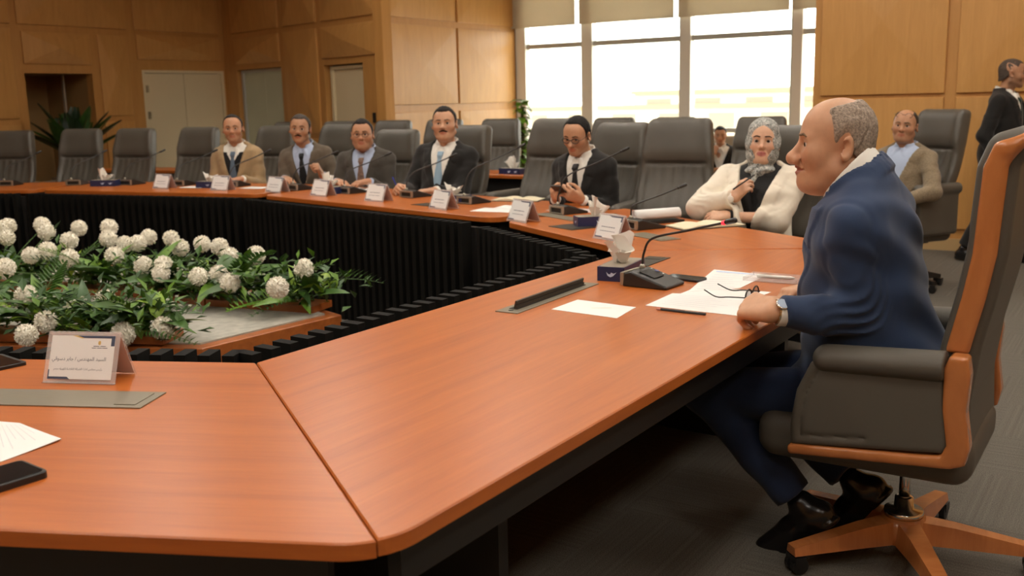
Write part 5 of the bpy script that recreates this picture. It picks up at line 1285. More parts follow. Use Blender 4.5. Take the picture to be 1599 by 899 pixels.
# ---- tissue boxes
M_boxblue = mat('navy_carton', (0.018, 0.026, 0.085), 0.4); M_boxtop = mat('grey_carton_top', (0.30, 0.26, 0.20), 0.5); M_tissue = mat('tissue_paper', (0.80, 0.76, 0.69), 0.9, var=(8, 0.04))
def tissue_mesh(seed, lean=0.0, hgt=0.10):
    """a pulled tissue: pleated sheets fanning out of the slot"""
    q = MB(); nu, nv = 22, 9
    for k, (ph, tw, hh, sh) in enumerate(((0.0, 0.25, 1.0, -0.012), (1.9, -0.35, 0.80, 0.016), (3.6, 0.9, 0.62, 0.0))):
        V = []
        for j in range(nv + 1):
            v = j / nv
            for i in range(nu + 1):
                u = i / nu - 0.5
                x = u * (0.045 + 0.085 * v ** 0.8); y = (0.010 + 0.030 * v) * math.sin(u * 9.5 + ph + seed) + 0.010 * v * math.sin(u * 23 + 2 * ph)
                z = hgt * hh * v * (0.86 + 0.22 * math.sin(u * 5 + seed + ph) - 0.5 * u * lean * 4) + 0.052 - 0.045 * max(0, v - 0.8) * (1 + math.sin(u * 14 + ph))
                a = tw + 0.25 * v; V.append((x * math.cos(a) - y * math.sin(a) + lean * hgt * v * 0.6, x * math.sin(a) * 0.6 + y * math.cos(a) + sh, z))
        q.add(V, [(j*(nu+1)+i, j*(nu+1)+i+1, (j+1)*(nu+1)+i+1, (j+1)*(nu+1)+i) for j in range(nv) for i in range(nu)])
    return q.mesh('tissue', True, M_tissue)
_tis = [tissue_mesh(1.0, -0.15, 0.115), tissue_mesh(2.7, 0.25, 0.10), tissue_mesh(4.1, 0.1, 0.08)]
def tissue_box(label, p, ang, k=0, z=TZ, group='navy tissue boxes'):
    t = thing('tissue_box', label, 'tissue box', (p[0], p[1], z), ang, group)
    q = MB(); q.box((-0.12, -0.054, 0), (0.12, 0.054, 0.0545)); q.build('carton', M_boxblue, t)
    q = MB(); q.prism(round_poly([(-0.116, -0.050), (0.116, -0.050), (0.116, 0.050), (-0.116, 0.050)], [0.02] * 4, 4), 0.0545, 0.0555); q.build('carton_top', M_boxtop, t)
    # bird-like swoosh printed on the end and side panels
    sw = [(-0.018, 0.036), (-0.013, 0.022), (-0.002, 0.016), (0.010, 0.021), (0.024, 0.036), (0.012, 0.030), (0.002, 0.034), (-0.003, 0.027), (-0.010, 0.028)]
    for M in (Matrix(((0, 0, -1, -0.1205), (-1, 0, 0, 0), (0, 1, 0, 0), (0, 0, 0, 1))), Matrix(((1, 0, 0, 0), (0, 0, -1, -0.0545), (0, 1, 0, 0), (0, 0, 0, 1))), Matrix(((1, 0, 0, 0.075), (0, 0, -1, -0.0545), (0, 1, 0, 0), (0, 0, 0, 1)))):
        q = MB(); q.add([tuple(M @ Vector((x, y, 0))) for x, y in sw], [tuple(range(len(sw)))]); q.build('printed_swoosh', mat('swoosh_print', (0.50, 0.62, 0.82), 0.5), t)
    link('tissue', _tis[k], t); return t
tissue_box('navy tissue box with a large white tissue beside the red-ringed microphone', (0.425, 3.785), math.radians(64), 0)
tissue_box('navy tissue box behind the name card of the woman in the headscarf', (0.47, 5.36), math.radians(10), 1)
tissue_box('navy tissue box beside a name card, left of the loose white papers', (-0.385, 6.80), math.radians(-40), 2)
tissue_box('navy tissue box between the moustached man in taupe and the man with spectacles', (-1.40, 7.74), math.radians(-45), 1)
tissue_box('navy tissue box by the name card of the man in the tan jacket', (-2.56, 8.55), math.radians(-20), 2)
tissue_box('navy tissue box with a tall white tissue before an empty chair, by the double door', (-3.66, 9.03), math.radians(-8), 1)
tissue_box('navy tissue box at the end of the row of empty chairs', (-4.93, 9.42), math.radians(-4), 0)
tissue_box('navy tissue box on the back-row table near the leafy plant', (0.03, 9.32), math.radians(-38), 0)
tissue_box('navy tissue box on the back-row table behind the phone user', (1.13, 8.14), math.radians(-42), 2)

# ---- cable ports
def port(label, p, ang, L, W_, open_=False, m=M_plate):
    t = thing('cable_port', label, 'cable port', (p[0], p[1], TZ), ang, 'metal cable ports in the tables')
    q = MB(); q.box((-L/2, -W_/2, 0), (L/2, W_/2, 0.003)); q.build('plate', m, t)
    if open_:
        q = MB(); q.box((-L/2 + 0.05, -0.012, 0.003), (L/2 - 0.045, 0.020, 0.0045)); q.build('brush_slot', M_dark, t)
        q = MB(); q.box((-L/2 + 0.055, 0.000, 0.003), (L/2 - 0.05, 0.006, 0.030), 0, Matrix.Rotation(0.25, 4, 'X')); q.build('flap', M_plate_d, t)
        q = MB(); q.box((-L/2 + 0.055, -0.008, 0.004), (L/2 - 0.05, -0.002, 0.014)); q.build('flap', M_plate_d, t)
        q = MB(); q.lathe([(0.009, 0.003), (0.009, 0.004)], 12, c=(-L/2 + 0.03, 0, 0)); q.build('finger_hole', M_dark, t)
    else:
        q = MB(); q.box((L/2 - 0.075, -W_/2 + 0.018, 0.003), (L/2 - 0.022, W_/2 - 0.016, 0.0045)); q.build('finger_pull', m, t)
    return t
port('long bronze cable port lid on the table section in front of the printed name card', (-1.30, 2.33), math.radians(-8.5), 0.90, 0.125)
port('open cable port with raised dark flap on the head table', (0.133, 3.404), math.radians(58), 0.58, 0.085, True)
port('bronze cable port lid next to the microphone of the woman in the headscarf', (0.70, 4.86), math.radians(-62), 0.30, 0.12)
port('dark square cable port lid between two name cards', (0.332, 5.31), math.radians(-58), 0.22, 0.16, m=M_plate_d)
port('bronze cable port lid beside the name card of the phone user', (0.285, 5.79), math.radians(-62), 0.44, 0.10)
port('dark cable port lid behind the tissue box on the head table', (0.575, 4.12), math.radians(58), 0.24, 0.10, m=M_plate_d)
port('dark cable port lid on the table of the man with the sky-blue tie', (-0.50, 6.62), math.radians(-46), 0.34, 0.14, m=M_plate_d)

# ---- papers, notebooks, pens, phones
def sheet(label, pts, name='paper_sheet', cat='paper', lines=6, curl=0.0, m=None, group=None, dz=0.0, head=None):
    """a sheet of paper from its four corners (counter-clockwise, first edge = bottom)"""
    c = Vector((sum(p[0] for p in pts) / 4, sum(p[1] for p in pts) / 4)); q = MB(); N = 6; V = []
    P4 = [Vector(p) - c for p in pts]
    for i in range(N + 1):
        for j in range(N + 1):
            u, v = i / N, j / N; p = P4[0] * (1-u) * (1-v) + P4[1] * u * (1-v) + P4[2] * u * v + P4[3] * (1-u) * v
            V.append((p.x, p.y, 0.0012 + dz + curl * (u * v) ** 2))
    q.add(V, [(i*(N+1)+j, (i+1)*(N+1)+j, (i+1)*(N+1)+j+1, i*(N+1)+j+1) for i in range(N) for j in range(N)])
    o = q.build(name, m or M_paper); so = o.modifiers.new('thick', 'SOLIDIFY'); so.thickness = 0.0011; so.offset = -1
    o.location = (c.x, c.y, TZ); tag(o, label, cat, group)
    def strip(u0, u1, v0, v1, mm_, nm):
        g = MB(); g.add([((P4[0]*(1-u)*(1-v)+P4[1]*u*(1-v)+P4[2]*u*v+P4[3]*(1-u)*v).x, (P4[0]*(1-u)*(1-v)+P4[1]*u*(1-v)+P4[2]*u*v+P4[3]*(1-u)*v).y, 0.0018 + dz + curl * (u*v)**2) for u, v in ((u0, v0), (u1, v0), (u1, v1), (u0, v1))], [(0, 1, 2, 3)]); g.build(nm, mm_, o)
    lm = mat('faint_print', (0.66, 0.65, 0.65), 0.8)
    for k in range(lines):
        v = 0.86 - 0.11 * k; strip(0.12, 0.55 + 0.33 * ((k * 37) % 10) / 10, v, v + 0.018, lm, 'printed_line')
    if head: strip(0.08, 0.80, 0.90, 0.945, head, 'printed_heading')
    return o
sheet('plain white card lying in front of the open cable port', [(0.128, 3.196), (0.326, 3.038), (0.406, 3.195), (0.225, 3.345)], 'invitation_card', 'card', 0, group=None)
_env = bpy.data.objects['invitation_card']; _g = MB(); _g.add([(-0.012, -0.002, 0.002), (0.055, -0.006, 0.002), (0.055, 0.0, 0.002), (-0.012, 0.003, 0.002)], [(0, 1, 2, 3)]); _g.build('gold_emblem', mat('pale_gold_print', (0.70, 0.62, 0.42), 0.5), _env)
sheet('printed white page under the spectacles on the head table', [(0.441, 3.222), (0.701, 3.035), (0.827, 3.306), (0.563, 3.418)], lines=7, group='loose papers on the head table')
sheet('white page half covered by the page with the spectacles', [(0.585, 3.405), (0.800, 3.27), (0.905, 3.40), (0.680, 3.54)], lines=2, dz=-0.0008, group='loose papers on the head table')
sheet('printed page with a pale blue heading beside the black phone', [(0.620, 3.44), (0.814, 3.483), (0.978, 3.739), (0.803, 3.880)], lines=8, head=mat('blue_heading', (0.42, 0.55, 0.78), 0.7), group='loose papers on the head table')
sheet('curled printed page on the table facing the flowers, beside the thick black phone', [(-1.19, 2.14), (-1.04, 1.83), (-0.952, 1.99), (-1.10, 2.115)], lines=6, curl=0.004)
sheet('loose white paper in front of the empty chair, left of the phone user', [(-0.258, 6.22), (0.06, 6.05), (0.10, 6.22), (-0.16, 6.40)], lines=4, group='papers before the phone user')
sheet('white paper half over a dark port left of the phone user', [(-0.10, 6.36), (0.12, 6.20), (0.16, 6.34), (-0.03, 6.52)], lines=3, dz=0.0015, group='papers before the phone user')
sheet('pink-tinged paper under the forearms of the phone user', [(0.22, 6.16), (0.52, 5.95), (0.60, 6.10), (0.32, 6.32)], lines=0, m=mat('pinkish_paper', (0.62, 0.50, 0.48), 0.7))
for lab, x, y, a in (('white paper in front of the man in the tan jacket', -2.14, 8.40, -25), ('white paper under the hands of the moustached man in taupe', -1.72, 8.32, -40), ('white paper before the stout man with spectacles', -1.20, 8.02, -42), ('cream note pad under the pen of the man with the sky-blue tie', -0.66, 7.46, -44), ('white booklet before the empty chair next to the tan jacket', -2.72, 8.62, -25)):
    ca, sa = math.cos(math.radians(a)), math.sin(math.radians(a)); R2 = lambda u, v: (x + ca * u - sa * v, y + sa * u + ca * v)
    sheet(lab, [R2(-0.12, -0.08), R2(0.12, -0.08), R2(0.12, 0.08), R2(-0.12, 0.08)], lines=3, m=mat('cream_paper', (0.74, 0.66, 0.46), 0.7) if 'cream' in lab else None, dz=0.002)
M_crm = mat('cream_paper', (0.74, 0.66, 0.46), 0.7)
def notebook(label, p, ang, w=0.21, h=0.29, open_=True, cover=M_black):
    t = thing('notebook', label, 'notebook', (p[0], p[1], TZ), math.radians(ang))
    q = MB(); q.box((-w, -h/2, 0), (w, h/2, 0.004)); q.build('cover', cover, t)
    for s_ in (-1, 1):
        q = MB(); n = 8; V = []; F = []
        for i in range(n + 1):
            x = i / n; z = 0.006 + 0.014 * math.sin(min(1, x * 1.25) * math.pi) ** 0.8 * (1 - 0.5 * x) + 0.003
            V += [(s_ * x * (w - 0.006), -h/2 + 0.006, z), (s_ * x * (w - 0.006), h/2 - 0.006, z), (s_ * x * (w - 0.006), -h/2 + 0.006, 0.004), (s_ * x * (w - 0.006), h/2 - 0.006, 0.004)]
        for i in range(n):
            a = 4 * i; b = 4 * (i + 1); F += [(a, b, b+1, a+1), (a, a+2, b+2, b), (a+1, b+1, b+3, a+3)]
        F.append((4*n, 4*n+2, 4*n+3, 4*n+1))
        if s_ < 0: F = [f[::-1] for f in F]
        q.add(V, F); q.build('pages', M_crm, t, False)
    return t
notebook('open cream-paged notebook in front of the woman in the headscarf', (1.03, 5.22), 20, 0.19, 0.20)
notebook('open cream-paged notebook by the hands of the phone user', (0.06, 6.84), -20, 0.17, 0.20)
# rolled document beside the woman
rd = thing('rolled_document', 'thick rolled white document with a blue edge beside the microphone of the woman', 'document', (0.80, 5.42, TZ), math.radians(22))
q = MB()
V = []; F = []; n = 40
for i in range(n + 1):
    a = 2.6 * 2 * math.pi * i / n; r = 0.010 + 0.022 * i / n
    for x in (-0.14, 0.14): V.append((x, r * math.cos(a), 0.034 + r * math.sin(a)))
for i in range(n): F.append((2*i, 2*i+1, 2*i+3, 2*i+2))
q.add(V, F); o = q.build('roll', M_paper, rd, True); so = o.modifiers.new('t', 'SOLIDIFY'); so.thickness = 0.003
q = MB(); q.lathe([(0.030, -0.141), (0.033, -0.1395), (0.030, -0.138)], 24, M=Matrix.Translation((0, 0, 0.034)) @ Matrix.Rotation(math.pi/2, 4, 'Y')); 
q = MB(); q.box((-0.17, -0.05, 0), (0.15, 0.14, 0.012)); q.build('folder', M_black, rd)
o.location = (0, 0, 0.012)
def phone(label, p, ang, L=0.155, W_=0.075, th=0.010, m=M_black, z=TZ, tilt=None):
    t = thing('smartphone', label, 'phone', (p[0], p[1], z), math.radians(ang))
    if tilt: t.rotation_euler = (tilt[0], tilt[1], math.radians(ang))
    pl = round_poly([(-L/2, -W_/2), (L/2, -W_/2), (L/2, W_/2), (-L/2, W_/2)], [0.012] * 4, 5)
    q = MB(); q.prism(pl, 0, th, bev=0.002); q.build('body', m, t)
    q = MB(); q.prism([(x * 0.94, y * 0.90) for x, y in pl], th, th + 0.0004); q.build('screen', mat('dark_screen', (0.01, 0.01, 0.012), 0.08), t)
    return t
phone('black phone lying beside the microphone and the printed pages', (0.655, 3.685), -40, 0.15, 0.075)
ph = phone('thick black phone in a case on the table facing the flowers', (-0.985, 1.735), 52, 0.20, 0.105, 0.014)
q = MB(); q.box((-0.07, -0.038, 0.003), (-0.055, -0.036, 0.010)); 
tt_ = thing('tablet', 'dark tablet lying at the inner edge of the table facing the flowers', 'tablet', (-1.46, 2.60, TZ), math.radians(50)); q = MB(); q.prism(round_poly([(-0.11, -0.08), (0.11, -0.08), (0.11, 0.08), (-0.11, 0.08)], [0.01] * 4, 4), 0, 0.008); q.build('body', M_black, tt_); q = MB(); q.prism([(-0.10, -0.07), (0.10, -0.07), (0.10, 0.07), (-0.10, 0.07)], 0.008, 0.0084); q.build('screen', mat('dark_screen', (0.01, 0.01, 0.012), 0.08), tt_)
# pencil
pc = thing('pencil', 'black pencil with a pink eraser lying before the printed page', 'pencil', (0.5435, 3.0955, TZ + 0.0045), math.atan2(3.044 - 3.147, 0.616 - 0.471))
q = MB(); q.tube([(-0.078, 0, 0), (0.078, 0, 0)], 0.0042, 6); q.build('barrel', M_black, pc)
q = MB(); q.tube([(-0.092, 0, 0), (-0.078, 0, 0)], 0.0040, 10); q.build('eraser', mat('pink_eraser', (0.62, 0.25, 0.19), 0.7), pc)
q = MB()
for k in range(9): q.box((0.008 + k * 0.0052, -0.0016, 0.0037), (0.0115 + k * 0.0052, 0.0016, 0.0040))
q.build('printed_name', mat('pale_marker', (0.6, 0.58, 0.52), 0.4), pc)
# spectacles under the hand of the blue-suited man
sp = thing('eyeglasses', 'dark spectacles with open temples lying upside down on the printed page', 'glasses', (0.80, 3.245, TZ + 0.003), math.radians(146.8 - 90))
q = MB()
for s_ in (-1, 1): q.tube(smooth_path([(s_ * 0.066, -0.004, 0.022), (s_ * 0.067, 0.055, 0.020), (s_ * 0.066, 0.100, 0.017), (s_ * 0.060, 0.145, 0.036)], 16), 0.0022, 8)
q.build('temple', M_black, sp, True)
for s_ in (-1, 1):
    q = MB(); q.tube([(s_ * 0.034 + 0.029 * math.cos(a), 0, 0.023 + 0.021 * math.sin(a)) for a in np.linspace(0, 2 * math.pi, 21)], 0.0028, 6, cap=False); q.build('rim', M_black, sp, True)
    q = MB(); q.add([(s_ * 0.034 + 0.028 * math.cos(a), 0, 0.023 + 0.020 * math.sin(a)) for a in np.linspace(0, 2 * math.pi, 21)[:-1]], [tuple(range(20))]); q.build('lens', mat('tinted_lens', (0.10, 0.07, 0.07), 0.05, alpha=0.55), sp)
q = MB(); q.tube([(-0.008, 0, 0.030), (0, -0.002, 0.034), (0.008, 0, 0.030)], 0.0022, 6); q.build('bridge', M_black, sp)
# clear case with a pen
cb = thing('clear_case', 'clear plastic tray holding a white pen beside the far hand of the blue-suited man', 'tray', (0.975, 3.625, TZ), math.radians(-32))
q = MB(); q.box((-0.10, -0.06, 0), (0.10, 0.06, 0.003))
for b_ in ((-0.10, -0.06, 0.10, -0.057), (-0.10, 0.057, 0.10, 0.06), (-0.10, -0.06, -0.097, 0.06), (0.097, -0.06, 0.10, 0.06)): q.box((b_[0], b_[1], 0.003), (b_[2], b_[3], 0.016))
q.build('tray', M_acryl, cb)
pn = thing('pen', 'white pen lying on the clear plastic tray', 'pen', (0.985, 3.640, TZ + 0.0095), math.radians(-30)); q = MB(); q.tube([(-0.07, 0, 0), (0.055, 0, 0), (0.07, 0, 0)], [0.006, 0.006, 0.002], 10); q.build('barrel', mat('white_plastic', (0.75, 0.72, 0.66), 0.3), pn, True); q = MB(); q.box((-0.06, -0.0015, 0.006), (-0.02, 0.0015, 0.009)); q.build('clip', M_chrome, pn)

# ---- things in hands
def in_hand(key, v, arm):
    t, i, loc, face, s_ = PEOPLE[key]; Sh, El, W, fw, hp = i['arms'][arm]
    a = math.radians(face - 90); x, y, z = (np.array(W) + np.array(v)) * s_
    return (loc[0] + math.cos(a) * x - math.sin(a) * y, loc[1] + math.sin(a) * x + math.cos(a) * y, z)
p = in_hand('sky', (-0.02, 0.085, 0.035), 1)
pb = thing('pen', 'blue pen in the writing hand of the man with the sky-blue tie', 'pen', p); pb.rotation_euler = (0.55, -0.55, 0.4)
q = MB(); q.tube([(0, 0, -0.06), (0, 0, -0.045), (0, 0, 0.085)], [0.001, 0.0045, 0.0045], 10); q.build('barrel', mat('blue_plastic', (0.03, 0.06, 0.42), 0.3), pb, True); q = MB(); q.tube([(0, 0, 0.085), (0, 0, 0.092)], 0.003, 8); q.build('cap_end', M_black, pb)
p = in_hand('phone', (-0.085, 0.085, 0.055), 1)
phone('black phone held in both hands by the man with black glasses', p[:2], PEOPLE['phone'][3], 0.155, 0.075, 0.009, z=p[2], tilt=(0.0, -0.55))
p = in_hand('woman', (-0.055, 0.035, 0.085), 1)
pw = thing('pen', 'dark pen in the raised hand of the woman in the headscarf', 'pen', p); pw.rotation_euler = (0.4, 0.9, 0.3); q = MB(); q.tube([(0, 0, -0.07), (0, 0, 0.06), (0, 0, 0.07)], [0.0045, 0.0045, 0.0015], 10); q.build('barrel', M_black, pw, True); q = MB(); q.box((-0.001, 0.004, -0.06), (0.001, 0.0065, -0.025)); q.build('clip', M_chrome, pw)
t_, i_, loc_, face_, sc_ = PEOPLE['woman']; W_ = i_['arms'][1][2]; fw_ = i_['arms'][1][3]
ww = thing('wrist_watch', 'round white watch on the raised wrist of the woman', 'watch', (loc_[0], loc_[1], 0), math.radians(face_ - 90)); ww.scale = (sc_,) * 3
Mq = Matrix.Translation(Vector(W_ - fw_ * 0.006)) @ Vector(fw_).to_track_quat('Z', 'Y').to_matrix().to_4x4()
q = MB(); q.tube([tuple(Mq @ Vector((0.028 * math.cos(a), 0.028 * math.sin(a), 0))) for a in np.linspace(0, 2 * math.pi, 25)], 0.004, 6, cap=False); q.build('strap', mat('white_plastic', (0.75, 0.72, 0.66), 0.3), ww, True)
_fd = Vector((0.3, 1.0, -0.1)).normalized(); _fc = Vector(W_ - fw_ * 0.006) + _fd * 0.031
q = MB(); q.lathe([(0.018, -0.002), (0.019, 0.003), (0.016, 0.005)], 20, M=Matrix.Translation(_fc) @ _fd.to_track_quat('Z', 'Y').to_matrix().to_4x4()); q.build('dial', mat('white_plastic', (0.75, 0.72, 0.66), 0.3), ww, True)
# ------------------------------------------------------------------ centre platform and flowers
M_plat = wood('platform_cherry', (0.30, 0.080, 0.016), (0.46, 0.135, 0.028), 0.35, (2, 9, 9), coat=0.2)
M_stone = mat('pale_stone', (0.40, 0.38, 0.32), 0.55, var=(24, 0.16))
PF = Vector((-1.38, 4.28)); PG = Vector((-0.87, 4.93))
plat = [(-4.35, 4.72), (PF.x, PF.y), (PG.x, PG.y), (-1.55, 5.75), (-2.75, 6.75), (-4.6, 7.15)]
pf = thing('platform', 'low cherry wood platform with pale stone top in the middle of the ring table', 'platform', (0, 0, 0))
q = MB(); q.prism(plat, 0.30, 0.40, bev=0.004); q.build('wood_top', M_plat, pf)
q = MB(); q.prism([(p.x, p.y) for p in inset([Vector(v) for v in plat], 0.10)], 0.0, 0.30); q.build('plinth', M_plat, pf)
q = MB(); q.prism([(p.x, p.y) for p in inset([Vector(v) for v in plat], 0.065)], 0.4005, 0.408); q.build('stone_slab', M_stone, pf)
PZ = 0.408

def leaf_mesh(name, m, L, W_, n=6, droop=0.25, fold=0.25, tip=1.0):
    V = []; F = []
    for i in range(n + 1):
        t = i / n; w = W_ * math.sin(math.pi * min(1, t ** 0.75)) ** 0.9 * (1 if t < 1 else 0) + 0.0006; y = L * t; z = -droop * L * t * t
        V += [(-w, y, z + fold * w), (0, y, z), (w, y, z + fold * w)]
    for i in range(n):
        a = 3 * i; F += [(a, a+1, a+4, a+3), (a+1, a+2, a+5, a+4)]
    q = MB(); q.add(V, F); return q.mesh(name, True, m)
def frond_mesh(name, m, L, lw, ll, n=14, droop=0.5, up=0.5):
    """pinnate leaf: a rib with leaflets on both sides"""
    q = MB(); P = [Vector((0, L * t, -droop * L * t * t)) for t in np.linspace(0, 1, 8)]
    q.tube([tuple(p) for p in P], [0.004 - 0.003 * t for t in np.linspace(0, 1, 8)], 4)
    for k in range(n):
        t = 0.12 + 0.86 * k / (n - 1); y = L * t; z = -droop * L * t * t; l = ll * math.sin(math.pi * (0.18 + 0.78 * t)) + 0.01
        for s_ in (-1, 1):
            d = Vector((s_ * 0.80, 0.55, up * 0.35)).normalized(); b = Vector((0, y, z)); w = Vector((0, lw, 0)); e = b + d * l
            q.add([tuple(b), tuple(b + d * l * 0.45 - w), tuple(e - Vector((0, 0, 0.15 * l))), tuple(b + d * l * 0.45 + w)], [(0, 1, 2, 3)])
    return q.mesh(name, False, m)
def green(name, c, rough=0.4): return mat(name, c, rough, spec=0.4, var=(14, 0.25))
G1, G2, G3, G4 = green('leaf_dark', (0.045, 0.110, 0.016)), green('leaf_mid', (0.110, 0.220, 0.022)), green('leaf_bright', (0.210, 0.340, 0.030)), green('leaf_bluish', (0.045, 0.100, 0.030))
LEAVES = [leaf_mesh('leaf', G1, 0.30, 0.055), leaf_mesh('leaf', G2, 0.22, 0.030, droop=0.4), leaf_mesh('leaf', G3, 0.17, 0.015, droop=0.35), leaf_mesh('leaf', G4, 0.20, 0.028, droop=0.5), leaf_mesh('leaf', G3, 0.15, 0.034, droop=0.3), frond_mesh('leaf', G1, 0.34, 0.012, 0.10), frond_mesh('leaf', G2, 0.26, 0.009, 0.08)]
def pompon(seed):
    r = random.Random(seed); q = MB(); N = 560
    for i in range(N):
        z = 1 - 2 * (i + 0.5) / N; ph = i * 2.39996 + r.uniform(-0.1, 0.1); rr = math.sqrt(max(0, 1 - z * z)); d = Vector((rr * math.cos(ph), rr * math.sin(ph), z))
        a = d.cross(Vector((0.3, 0.2, 1))).normalized(); b = d.cross(a); an = r.uniform(0, 6.28); s_ = a * math.cos(an) + b * math.sin(an); o_ = d.cross(s_)
        R = 0.049 * r.uniform(0.90, 1.06); w = 0.0050
        p0 = d * 0.022; p1 = d * R * 0.8 + o_ * 0.003; p2 = d * R + o_ * 0.007
        q.add([tuple(p0 - s_ * 0.002), tuple(p0 + s_ * 0.002), tuple(p1 + s_ * w), tuple(p1 - s_ * w), tuple(p2 + s_ * w * 0.5), tuple(p2 - s_ * w * 0.5)], [(0, 1, 2, 3), (3, 2, 4, 5)])
    for la in range(7):
        pass
    q.lathe([(0.0435 * math.sin(a), -0.0435 * math.cos(a)) for a in np.linspace(0.05, 3.09, 9)], 12)
    return q.mesh('flower_head', False, mat('cream_petal', (0.90, 0.86, 0.75), 0.7, spec=0.2))
POM = [pompon(3), pompon(8), pompon(15)]
M_stem = green('stem_green', (0.05, 0.11, 0.02), 0.6)
FLOWERS = [(-3.2, 6.22, 0.73), (-3.18, 6.26, 0.74), (-3.06, 5.99, 0.7), (-2.97, 6.27, 0.74), (-2.89, 6.15, 0.71), (-2.72, 6.23, 0.72), (-2.53, 6.23, 0.72), (-2.44, 5.98, 0.68), (-2.66, 5.94, 0.68), (-2.7, 5.73, 0.65), (-2.75, 5.63, 0.64), (-2.5, 5.56, 0.63), (-2.3, 5.87, 0.66), (-2.23, 5.89, 0.66), (-2.21, 6.02, 0.68), (-2.26, 5.6, 0.63), (-2.07, 6.01, 0.67), (-1.95, 5.8, 0.64), (-1.84, 5.87, 0.65), (-1.72, 5.81, 0.64), (-1.61, 5.61, 0.61), (-1.43, 5.5, 0.63), (-2.01, 5.36, 0.61), (-1.9, 5.36, 0.61), (-1.86, 5.2, 0.59), (-1.64, 5.12, 0.58), (-1.55, 5.18, 0.58), (-1.45, 5.03, 0.56), (-1.14, 4.75, 0.58), (-1.06, 5.0, 0.63), (-2.58, 5.0, 0.67), (-2.3, 4.62, 0.59), (-1.92, 4.6, 0.57), (-2.12, 4.41, 0.51), (-2.15, 4.28, 0.48), (-1.73, 4.3, 0.47), (-1.57, 4.35, 0.48)]
def arrangement(label, flowers, spine, nleaf, nfill, seed, group='artificial flower arrangements'):
    r = random.Random(seed); t = thing('flower_arrangement', label, 'flowers', (0, 0, PZ), 0, group)
    S = [Vector(p) for p in spine]
    def on(u):
        k = min(int(u * (len(S) - 1)), len(S) - 2); f = u * (len(S) - 1) - k; return S[k].lerp(S[k + 1], f)
    # shallow planter trough under the leaves
    for i in range(len(S) - 1):
        a, b = S[i], S[i + 1]; d = (b - a).normalized(); n = Vector((-d.y, d.x)) * 0.09
        q = MB(); q.prism([tuple(a - n), tuple(b - n), tuple(b + n), tuple(a + n)], 0.0, 0.035); q.build('trough', M_plat, t)
    for i, (x, y, z) in enumerate(flowers):
        h = link('flower_head', POM[i % 3], t); h.location = (x, y, z - PZ); h.rotation_euler = (r.uniform(-.5, .5), r.uniform(-.5, .5), r.uniform(0, 6)); s_ = r.uniform(1.0, 1.12); h.scale = (s_,) * 3
        best = min((on(k / 40) for k in range(41)), key=lambda p: (p - Vector((x, y))).length)
        q = MB(); q.tube(smooth_path([(best.x, best.y, 0.05), ((best.x + x) / 2, (best.y + y) / 2, (z - PZ) * 0.6), (x, y, z - PZ - 0.02)], 8), 0.0035, 5); q.build('stem', M_stem, t)
    for i in range(nleaf):
        u = r.random(); p = on(u) + Vector((r.uniform(-.10, .10), r.uniform(-.10, .10))); me = r.choices(LEAVES, (7, 6, 5, 5, 5, 2, 2))[0]
        o = link('leaf', me, t); az = r.uniform(0, 2 * math.pi); el = r.uniform(0.05, 1.25) if me is not LEAVES[0] else r.uniform(0.0, 0.7)
        o.location = (p.x, p.y, r.uniform(0.05, 0.13)); o.rotation_euler = (Matrix.Rotation(az, 3, 'Z') @ Matrix.Rotation(el, 3, 'X') @ Matrix.Rotation(r.uniform(-.5, .5), 3, 'Y')).to_euler(); s_ = r.uniform(0.75, 1.15); o.scale = (s_,) * 3
    q = MB()
    for i in range(nfill):
        p = on(r.random()) + Vector((r.gauss(0, .10), r.gauss(0, .10))); z = abs(r.gauss(0.08, 0.06)) + 0.03; L = r.uniform(0.04, 0.09); w = L * r.uniform(0.16, 0.3)
        M = Matrix.Translation((p.x, p.y, z)) @ Matrix.Rotation(r.uniform(0, 6.28), 4, 'Z') @ Matrix.Rotation(r.uniform(-0.3, 1.2), 4, 'X')
        q.add([tuple(M @ Vector(v)) for v in ((0, 0, 0), (w, L * .45, .004), (0, L, -0.01), (-w, L * .45, .004))], [(0, 1, 2, 3)], r.choice((0, 0, 1, 2)))
    o = q.build('filler_foliage', [G1, G2, G4], t); o['kind'] = 'stuff'
    # small white filler sprays
    q = MB()
    for k in range(7):
        c = on(r.random()) + Vector((r.uniform(-.12, .12), r.uniform(-.12, .12)))
        for j in range(16):
            v = Vector((c.x + r.gauss(0, .03), c.y + r.gauss(0, .03), 0.16 + r.gauss(0, .02))); s_ = 0.006
            q.box(tuple(v - Vector((s_, s_, s_ * .5))), tuple(v + Vector((s_, s_, s_ * .5))))
    o = q.build('filler_blossom', mat('pale_blossom', (0.62, 0.62, 0.50), 0.8), t); o['kind'] = 'stuff'
    return t
arrangement('long arrangement of white pompon flowers along the far side of the stone platform', FLOWERS[:31], [(-0.98, 5.02), (-1.60, 5.28), (-2.15, 5.60), (-3.25, 5.95)], 170, 1500, 5)
arrangement('shorter arrangement of white pompon flowers at the front edge of the stone platform', FLOWERS[31:], [(-1.55, 4.42), (-1.95, 4.50), (-2.6, 4.60)], 80, 700, 9)

